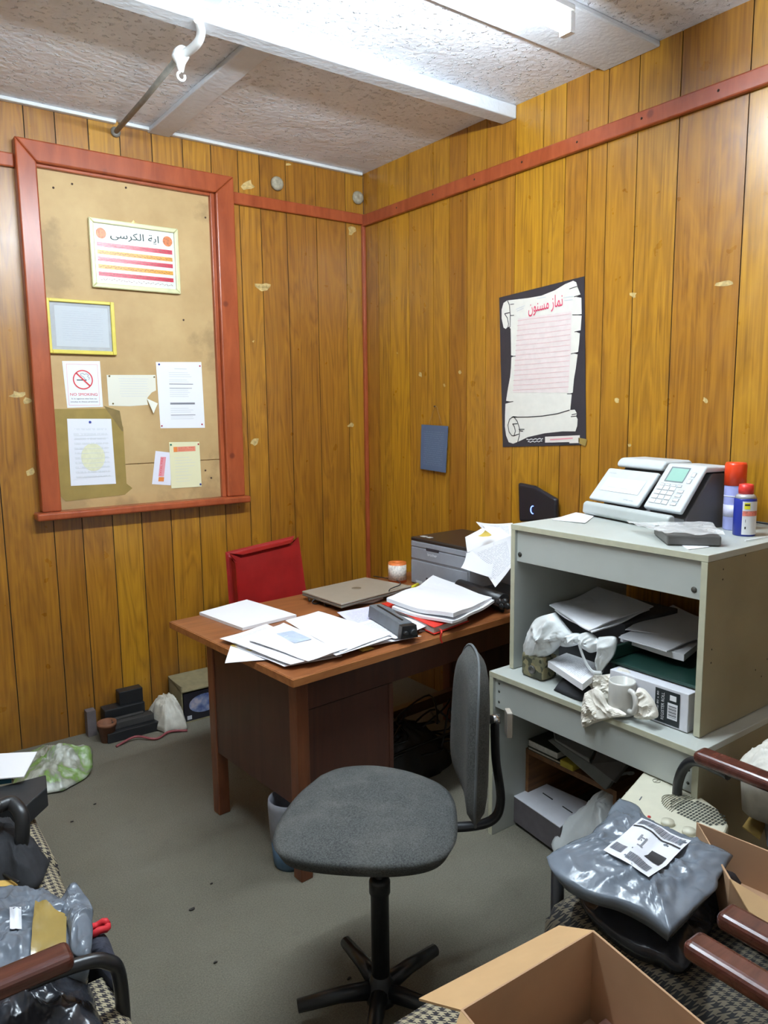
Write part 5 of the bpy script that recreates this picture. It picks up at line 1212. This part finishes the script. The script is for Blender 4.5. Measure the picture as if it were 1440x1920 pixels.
# stacked mail bags
def bagobj(name, px, z, h, mat, label, under, wr=.014, seed=0, ws=9, p=2.6, cat='parcel', group=None, parent=None):
    o = blob(name, [P(a, b, 2, z) for a, b in px], h, mat, parent, under, p, wr, ws, 26, 150, seed)
    if label: tag(o, label, cat, group)
    return o
bagobj('dark_mail_bag', [(1070, 1650), (1120, 1650), (1200, 1660), (1370, 1640), (1400, 1640), (1350, 1710), (1292, 1806), (1230, 1790), (1170, 1765), (1100, 1705)], .475, .035, DARKPOLY, 'black polythene parcel lying under the big grey parcel', .035, .016, 3, 8, cat='parcel', group='polythene parcels on the right chairs')
bagobj('clear_plastic_bag', [(1085, 1655), (1140, 1680), (1200, 1720), (1235, 1762), (1215, 1790), (1170, 1765), (1120, 1715)], .45, .02, simple('smoky_polythene', (82, 84, 96), .2, bump=.4, bscale=26, bdist=.006), 'shiny smoky plastic bag drooping in front of the parcels', .01, .02, 9, 12, cat='bag', group='polythene parcels on the right chairs')
t = thing('mail_parcel', P(1190, 1610, 2, .52), 'big grey polythene mail parcel with white address label', 'parcel', 'polythene parcels on the right chairs')
pq = [(1025, 1609), (1024, 1605), (1075, 1580), (1130, 1535), (1160, 1500), (1165, 1499), (1195, 1508), (1215, 1535), (1270, 1560), (1340, 1585), (1371, 1603), (1371, 1609), (1345, 1655), (1300, 1705), (1260, 1746), (1254, 1746), (1215, 1718), (1160, 1690), (1100, 1672), (1050, 1645)]
bd = bagobj('parcel_bag', pq, .575, .024, GREYPOLY, None, .032, .019, 6, 10, 3.4, parent=t)
LBL = [(1203, 1537), (1296, 1580), (1216, 1650), (1131, 1602)]
def lab_pt(u_, v_):
    c = [P(a, b, 2, .600) for a, b in LBL]
    return c[3] * (1 - u_) * (1 - v_) + c[2] * u_ * (1 - v_) + c[1] * u_ * v_ + c[0] * (1 - u_) * v_
def top_at(p_):
    best = -9
    for dx in (-.012, 0, .012):
        for dy in (-.012, 0, .012):
            hit, loc, nor, fi = bd_eval.ray_cast(V((p_.x + dx, p_.y + dy, 1.0)) - bdo, V((0, 0, -1)))
            if hit: best = max(best, loc.z + bdo.z)
    return best
def drape_rects(name, rs, mat, zoff, n=None):
    m = MB(); G = 5
    def hz_(u_, v_):
        i = min(int(u_ * G), G - 1); j = min(int(v_ * G), G - 1); fu = u_ * G - i; fv = v_ * G - j
        return HG[i][j] * (1 - fu) * (1 - fv) + HG[i + 1][j] * fu * (1 - fv) + HG[i + 1][j + 1] * fu * fv + HG[i][j + 1] * (1 - fu) * fv
    for (u0, v0, u1, v1) in rs:
        nu = max(2, int((u1 - u0) * 20)); nv = max(2, int((v1 - v0) * 20)); vs = []
        for j in range(nv + 1):
            for i in range(nu + 1):
                u_ = u0 + (u1 - u0) * i / nu; v_ = v0 + (v1 - v0) * j / nv; p_ = lab_pt(u_, v_); vs.append(V((p_.x, p_.y, hz_(u_, v_) + zoff)))
        N_ = nu + 1; m.add(vs, [(j * N_ + i, j * N_ + i + 1, (j + 1) * N_ + i + 1, (j + 1) * N_ + i) for j in range(nv) for i in range(nu)], True)
    return m.build(name, mat, t)
bpy.context.view_layer.update()
bd_eval = bd.evaluated_get(bpy.context.evaluated_depsgraph_get()); bdo = V((0, 0, 0))
_mw = bd.matrix_world.copy(); bdo = _mw.translation.copy()
HG = [[top_at(lab_pt(i / 5, j / 5)) for j in range(6)] for i in range(6)]
drape_rects('address_label', [(0, 0, 1, 1)], simple('label_sheet', (226, 228, 236), .4, var=0), .0022)
rr = random.Random(5)
BAR = []
u_ = .06
while u_ < .94: w_ = rr.choice((.008, .014, .02)); BAR.append((u_, .80, u_ + w_, .96)); u_ += w_ + rr.choice((.008, .014))
u_ = .05
while u_ < .28: w_ = rr.choice((.01, .016)); BAR.append((u_, .10, u_ + w_, .28)); u_ += w_ + .008
u_ = .42
while u_ < .88: w_ = rr.choice((.01, .018)); BAR.append((u_, .06, u_ + w_, .2)); u_ += w_ + .009
drape_rects('barcode', BAR, simple('barcode_grey', (110, 114, 124), .5, var=0), .0032)
drape_rects('label_rule', [(.02, .735, .98, .765), (.62, .30, .92, .50)], INK, .0032)
drape_rects('handwriting', [(.30, .50, .34, .62), (.34, .56, .42, .58), (.42, .44, .45, .60), (.36, .42, .48, .44)], GREYINK, .0034)

# open cardboard box in the foreground
t = thing('cardboard_box', (-1.75, -3.1, .43), 'large open cardboard box at the bottom edge, flaps spread', 'box', 'open cardboard boxes')
r0 = P(863, 1893, 2, .62); r1 = P(1112, 1744, 2, .62); r2 = P(1340, 1935, 2, .62); r3 = r0 + (r2 - r1)
openbox(t, [r0, r1, r2, r3], .185, .005)
def flap(a, b, c, d):
    n_ = (b - a).cross(d - a).normalized() * .004
    m = MB(); m.prism([a, b, c, d], n_ if n_.z < 0 else -n_); return m.build('box_flap', CARD, t)
flap(r0, r1, P(1048, 1735, 2, .575), P(785, 1872, 2, .575))
flap(r1 + V((.001, 0, 0)), r2, r2 + V((.05, .0, -.17)), r1 + V((.05, 0, -.17)))
flap(r0 + V((-.001, -.002, 0)), r3, r3 + V((-.06, -.02, -.05)), r0 + V((-.05, -.02, -.04)))
m = MB(); pp = P(1105, 1905, 2, .47); m.box((pp.x - .05, pp.y - .12, .44), (pp.x + .03, pp.y - .02, .47)); tag(m.build('pale_packet', simple('dusty_pink_card', (178, 140, 128), .7), None, .003), 'pale packet lying inside the large open box', 'packet')

# white bag and blue-white bag on the right edge
o = bagobj('white_carrier_bag', [(1390, 1440), (1396, 1418), (1460, 1404), (1540, 1430), (1540, 1480), (1460, 1470), (1410, 1455)], .63, .075, simple('ruffled_white_bag', (206, 202, 192), .5, bump=.4, bscale=30, bdist=.006), 'ruffled white carrier bag at the right edge above the armrest', .12, .022, 12, 12, 2.2, 'bag')
m = MB(); q = [P(1426, 1480, 2, .47), P(1500, 1480, 2, .47), P(1520, 1570, 2, .47), P(1440, 1565, 2, .47)]; m.prism([p - V((0, 0, .04)) for p in q], (0, 0, .07)); tag(m.build('blue_white_pack', simple('pale_blue_pack', (150, 160, 170), .6), None, .006), 'pale blue pack at the right edge beside the brown box', 'pack')
m = MB(); q = [P(1392, 1552, 2, .452), P(1428, 1500, 2, .452), P(1445, 1520, 2, .452), P(1425, 1575, 2, .452)]; m.prism(q, (0, 0, .004)); tag(m.build('manila_envelope', simple('manila', (150, 122, 62), .6)), 'manila envelope lying behind the shallow box', 'envelope')
xb = P(1365, 1712, 2, .57)

# ------------------------------------------------------------------ things on the left-hand chairs
t = thing('taped_mail_bag', P(90, 1740, 2, .5), 'grey polythene mail bag with a wide band of brown tape', 'parcel')
bg = bagobj('bag_body', [(-60, 1672), (10, 1668), (70, 1668), (130, 1690), (168, 1705), (172, 1760), (168, 1812), (120, 1830), (60, 1850), (-60, 1880)], .50, .035, GREYPOLY, None, .05, .020, 15, 10, 4, parent=t)
bagobj('bag_flap', [(110, 1690), (135, 1655), (150, 1662), (168, 1700), (172, 1760), (165, 1800), (135, 1780), (120, 1730)], .53, .02, GREYPOLY, None, .01, .018, 17, 12, 2, parent=t)
bpy.context.view_layer.update(); bge = bg.evaluated_get(bpy.context.evaluated_depsgraph_get()); bgo = bg.matrix_world.translation.copy()
def drape_quad(name, px, mat, parent, zoff=.002, n=14, z=.55):
    c = [P(a, b, 2, z) for a, b in px]; vs = []
    for j in range(n + 1):
        for i in range(n + 1):
            u_, v_ = i / n, j / n; p_ = c[0] * (1 - u_) * (1 - v_) + c[1] * u_ * (1 - v_) + c[2] * u_ * v_ + c[3] * (1 - u_) * v_
            hit, loc, nor, fi = bge.ray_cast(p_ + V((0, 0, .3)) - bgo, V((0, 0, -1)))
            vs.append(V((p_.x, p_.y, (loc.z + bgo.z if hit else p_.z) + zoff)))
    N_ = n + 1; m = MB(); fs = [(j * N_ + i, j * N_ + i + 1, (j + 1) * N_ + i + 1, (j + 1) * N_ + i) for j in range(n) for i in range(n)]; m.add(vs, fs, True); return m.build(name, mat, parent)
drape_quad('parcel_tape', [(66, 1690), (124, 1705), (122, 1800), (52, 1815)], TAPE, t, .009, 8)
drape_quad('address_label', [(18, 1703), (40, 1703), (40, 1732), (18, 1736)], simple('label_sheet', (226, 228, 236), .4, var=0), t, .004, 6)
bagobj('black_jacket', [(-60, 1560), (20, 1560), (55, 1585), (88, 1612), (88, 1640), (70, 1665), (30, 1672), (-60, 1665)], .445, .09, BLACKCL, 'black crumpled jacket on the middle left chair', .01, .02, 21, 9, 2.4, 'jacket')
m = MB(); m.tube(spline([P(0, 1512, 2, .60), P(22, 1506, 2, .60), P(40, 1528, 2, .58), P(42, 1560, 2, .54), P(38, 1590, 2, .50)]), .018, 12); m.tube(spline([P(-40, 1530, 2, .60), P(0, 1512, 2, .60)]), .018, 12); tag(m.build('bag_handle', BLACKP), 'curved black handle rising beside the black jacket', 'handle')
bpy.data.objects['bag_handle'].name = 'curved_handle' if 'bag_handle' in bpy.data.objects and bpy.data.objects['bag_handle'].parent is None else 'bag_handle'
m = MB(); q = [P(-60, 1632, 2, .46), P(28, 1636, 2, .46), P(34, 1664, 2, .46), P(-60, 1670, 2, .46)]; m.prism(q, (0, 0, .006)); tag(m.build('manila_envelope', simple('golden_manila', (206, 168, 88), .6)), 'golden manila envelope between black jacket and taped mail bag', 'envelope')
m = MB(); m.tube(spline([P(-30, 1630, 2, .475), P(5, 1638, 2, .475), P(35, 1655, 2, .475)]), .004, 6); tag(m.build('black_lead', BLACKP), 'black lead lying over the golden manila envelope', 'cable')
bagobj('dark_trousers', [(165, 1745), (195, 1752), (215, 1790), (235, 1840), (230, 1850), (205, 1835), (175, 1800), (160, 1790)], .44, .02, simple('navy_cloth', (44, 46, 58), .9), 'dark navy cloth hanging between the left chairs', .10, .01, 23, 9, 2, 'cloth')
m = MB(); c = P(184, 1740, 2, .46); m.tube([c + V((.020 * math.cos(a), .015 * math.sin(a), .004 * math.sin(3 * a))) for a in [math.radians(d) for d in range(0, 361, 24)]], .008, 8); tag(m.build('red_strap_loop', simple('bright_red_cloth', (196, 34, 44), .7)), 'bright red cloth loop beside the taped mail bag', 'strap')
bagobj('black_plastic_bag', [(-60, 1855), (60, 1850), (130, 1830), (165, 1838), (185, 1880), (190, 1960), (60, 2000), (-60, 1980)], .44, .07, DARKPOLY, 'glossy black plastic bag under the wooden armrest, lower left', .005, .02, 27, 9, 2.4, 'bag')
# black folder and papers on the farthest chair
m = MB(); q = [P(-60, 1490, 2, .50), P(86, 1452, 2, .50), P(88, 1476, 2, .50), P(50, 1510, 2, .50), P(-60, 1530, 2, .50)]; m.prism([p - V((0, 0, .06)) for p in q], (0, 0, .06)); tag(m.build('black_folder', simple('charcoal_folder', (38, 40, 42), .5), None, .004), 'black box folder on the farthest left chair', 'folder')
o = sheet('white_carton_flap', [P(-60, 1420, 2, .52), P(70, 1412, 2, .52), P(45, 1460, 2, .52), P(-60, 1468, 2, .52)], PAPER, .003, .004, None, 8, 5); tag(o, 'stiff white sheet above the black folder, left edge', 'paper'); o.name = 'white_card_sheet'
m = MB(); q = [P(-60, 1428, 2, .50), P(8, 1425, 2, .50), P(22, 1468, 2, .50), P(-60, 1480, 2, .50)]; m.prism(q, (0, 0, .012)); tag(m.build('teal_packet', simple('teal_card', (24, 78, 96), .5)), 'teal packet under the stiff white sheet', 'packet')

# ------------------------------------------------------------------ junk along the left wall
o = blob('patterned_carrier_bag', [P(20, 1440, 2, .02), P(70, 1405, 2, .08), P(120, 1398, 2, .12), P(165, 1400, 2, .10), P(176, 1425, 2, .05), P(165, 1455, 2, .01), P(120, 1480, 2, .01), P(75, 1490, 2, .01), P(30, 1490, 2, .01)], .05,
    simple('tmp_green_bag', (150, 156, 140), .5), None, .008, 2.2, .025, 10, 16, 100, 4)
m_, tt, bb = base('green_printed_polythene', rough=.35)
ng = tt.noise(tt.coords(), 7, 3, .6, 1.0); tt.link(tt.ramp(ng, [(.40, srgb(176, 178, 166)), (.50, srgb(132, 134, 120)), (.56, srgb(116, 150, 70)), (.7, srgb(190, 192, 182))]), bb.inputs['Base Color']); tt.link(tt.bump(tt.noise(tt.coords(), 26, 3), .4, .006), bb.inputs['Normal'])
o.data.materials[0] = m_; tag(o, 'crumpled green and white printed bag on the floor by the left wall', 'bag')
t = thing('terracotta_pot', P(183, 1425, 2, 0), 'small brown pot behind the printed bag', 'pot')
m = MB(); c = V((-1.69, -.16, 0)); m.lathe([(.03, 0), (.042, .08), (.046, .08), (.046, .10), (.040, .10), (.030, .02), (0, .02)], c, 20); m.build('pot_body', simple('terracotta', (116, 72, 46), .7), t)
t = thing('black_crate_parts', (-1.58, -.1, 0), 'stacked black plastic equipment parts against the left wall', 'equipment')
m = MB(); m.box((-1.70, -.20, 0), (-1.42, -.02, .05)); m.build('base_tray', BLACKP, t, .004)
m = MB(); m.box((-1.68, -.10, .05), (-1.48, -.02, .13)); m.build('rear_block', BLACKP, t, .004)
m = MB(); m.box((-1.60, -.08, .13), (-1.48, -.02, .20)); m.build('upper_block', BLACKP, t, .004)
m = MB(); m.box((-1.66, -.17, .05), (-1.46, -.12, .085)); m.box((-1.66, -.14, .085), (-1.5, -.12, .095)); m.build('rail', simple('worn_black_plastic', (52, 50, 48), .6), t, .003)
m = MB(); m.box((-1.755, -.06, 0), (-1.712, -.012, .13)); tag(m.build('grey_skirting_block', simple('grey_block', (92, 84, 84), .6)), 'small grey block against the left wall beside black parts', 'block')
o = blob('torn_white_bag', [V((-1.44, -.26, .01)), V((-1.47, -.10, .01)), V((-1.44, -.04, .01)), V((-1.34, -.05, .01)), V((-1.31, -.14, .01)), V((-1.33, -.28, .01)), V((-1.38, -.27, .01))], .13, simple('dirty_white_bag', (190, 186, 174), .5, bump=.4, bscale=30, bdist=.006), None, .008, 2.6, .03, 12, 16, 90, 8); tag(o, 'torn dirty white bag between black parts and the picture box', 'bag')
t = thing('picture_box', (-1.23, -.12, 0), 'open cardboard box with a dark printed picture beside the desk', 'box')
m = MB(); x0, x1 = -1.325, -1.06; m.box((x0, -.20, 0), (x0 + .006, -.02, .20)); m.box((x1 - .006, -.20, 0), (x1, -.02, .20)); m.box((x0, -.026, 0), (x1, -.02, .20)); m.box((x0, -.20, .0), (x1, -.02, .006)); m.prism([(x0, -.02, .20), (x1, -.02, .20), (x1, -.20, .165), (x0, -.20, .165)], (0, 0, .006)); m.build('carton', simple('grey_brown_card', (126, 116, 86), .8), t)
m = MB(); m.box((x0 + .012, -.198, .006), (x1 - .008, -.19, .155)); m.build('picture_panel', simple('near_black_print', (30, 28, 34), .4), t)
fr = Frame((x0 + .012, -.1985, .006), (.245, 0, 0), (0, 0, .149)); m_, tt, bb = base('blurred_blue_print', rough=.4); tt.link(tt.ramp(tt.noise(tt.coords(), 22, 3), [(.4, srgb(70, 84, 130)), (.55, srgb(120, 130, 160)), (.7, srgb(170, 160, 170))]), bb.inputs['Base Color'])
fr.poly('printed_picture', [circle(.45, .55, .34, .33)], m_, t); fr.rects('caption', [(.06, .06, .16, .2)], simple('caption_white', (190, 190, 196), .5, var=0), t)
m = MB(); m.tube(spline([(-1.68, -.26, .006), (-1.58, -.24, .02), (-1.5, -.30, .008), (-1.42, -.27, .012), (-1.34, -.30, .006)]), .006, 6); tag(m.build('red_cable', simple('faded_red_cable', (130, 60, 64), .6)), 'faded red cable on the floor in front of the black parts', 'cable')
# litter on the carpet
for (px, py, s, lb) in ((360, 1705, .018, 'dark leaf scrap in the middle of the carpet'), (135, 1541, .012, 'small dark scrap on the carpet near the left chairs'), (178, 1508, .010, 'tiny dark scrap on the carpet below the printed bag'), (404, 1805, .010, 'tiny dark scrap on the carpet at lower middle'), (397, 1657, .009, 'tiny brown crumb on the carpet left of the chair'), (655, 1835, .012, 'dark thread scrap by the swivel chair base')):
    c = P(px, py, 2, .002); m = MB(); n = 8; s = s * .62; a0 = random.random() * 3
    m.prism([c + V((s * (.6 + .6 * random.random()) * math.cos(2 * math.pi * k / n + a0), s * .5 * (.6 + .6 * random.random()) * math.sin(2 * math.pi * k / n + a0), 0)) for k in range(n)], (0, 0, .003)); tag(m.build('floor_scrap', simple('dark_scrap', (44, 40, 36), .9)), lb, 'scrap', 'scraps on the carpet')
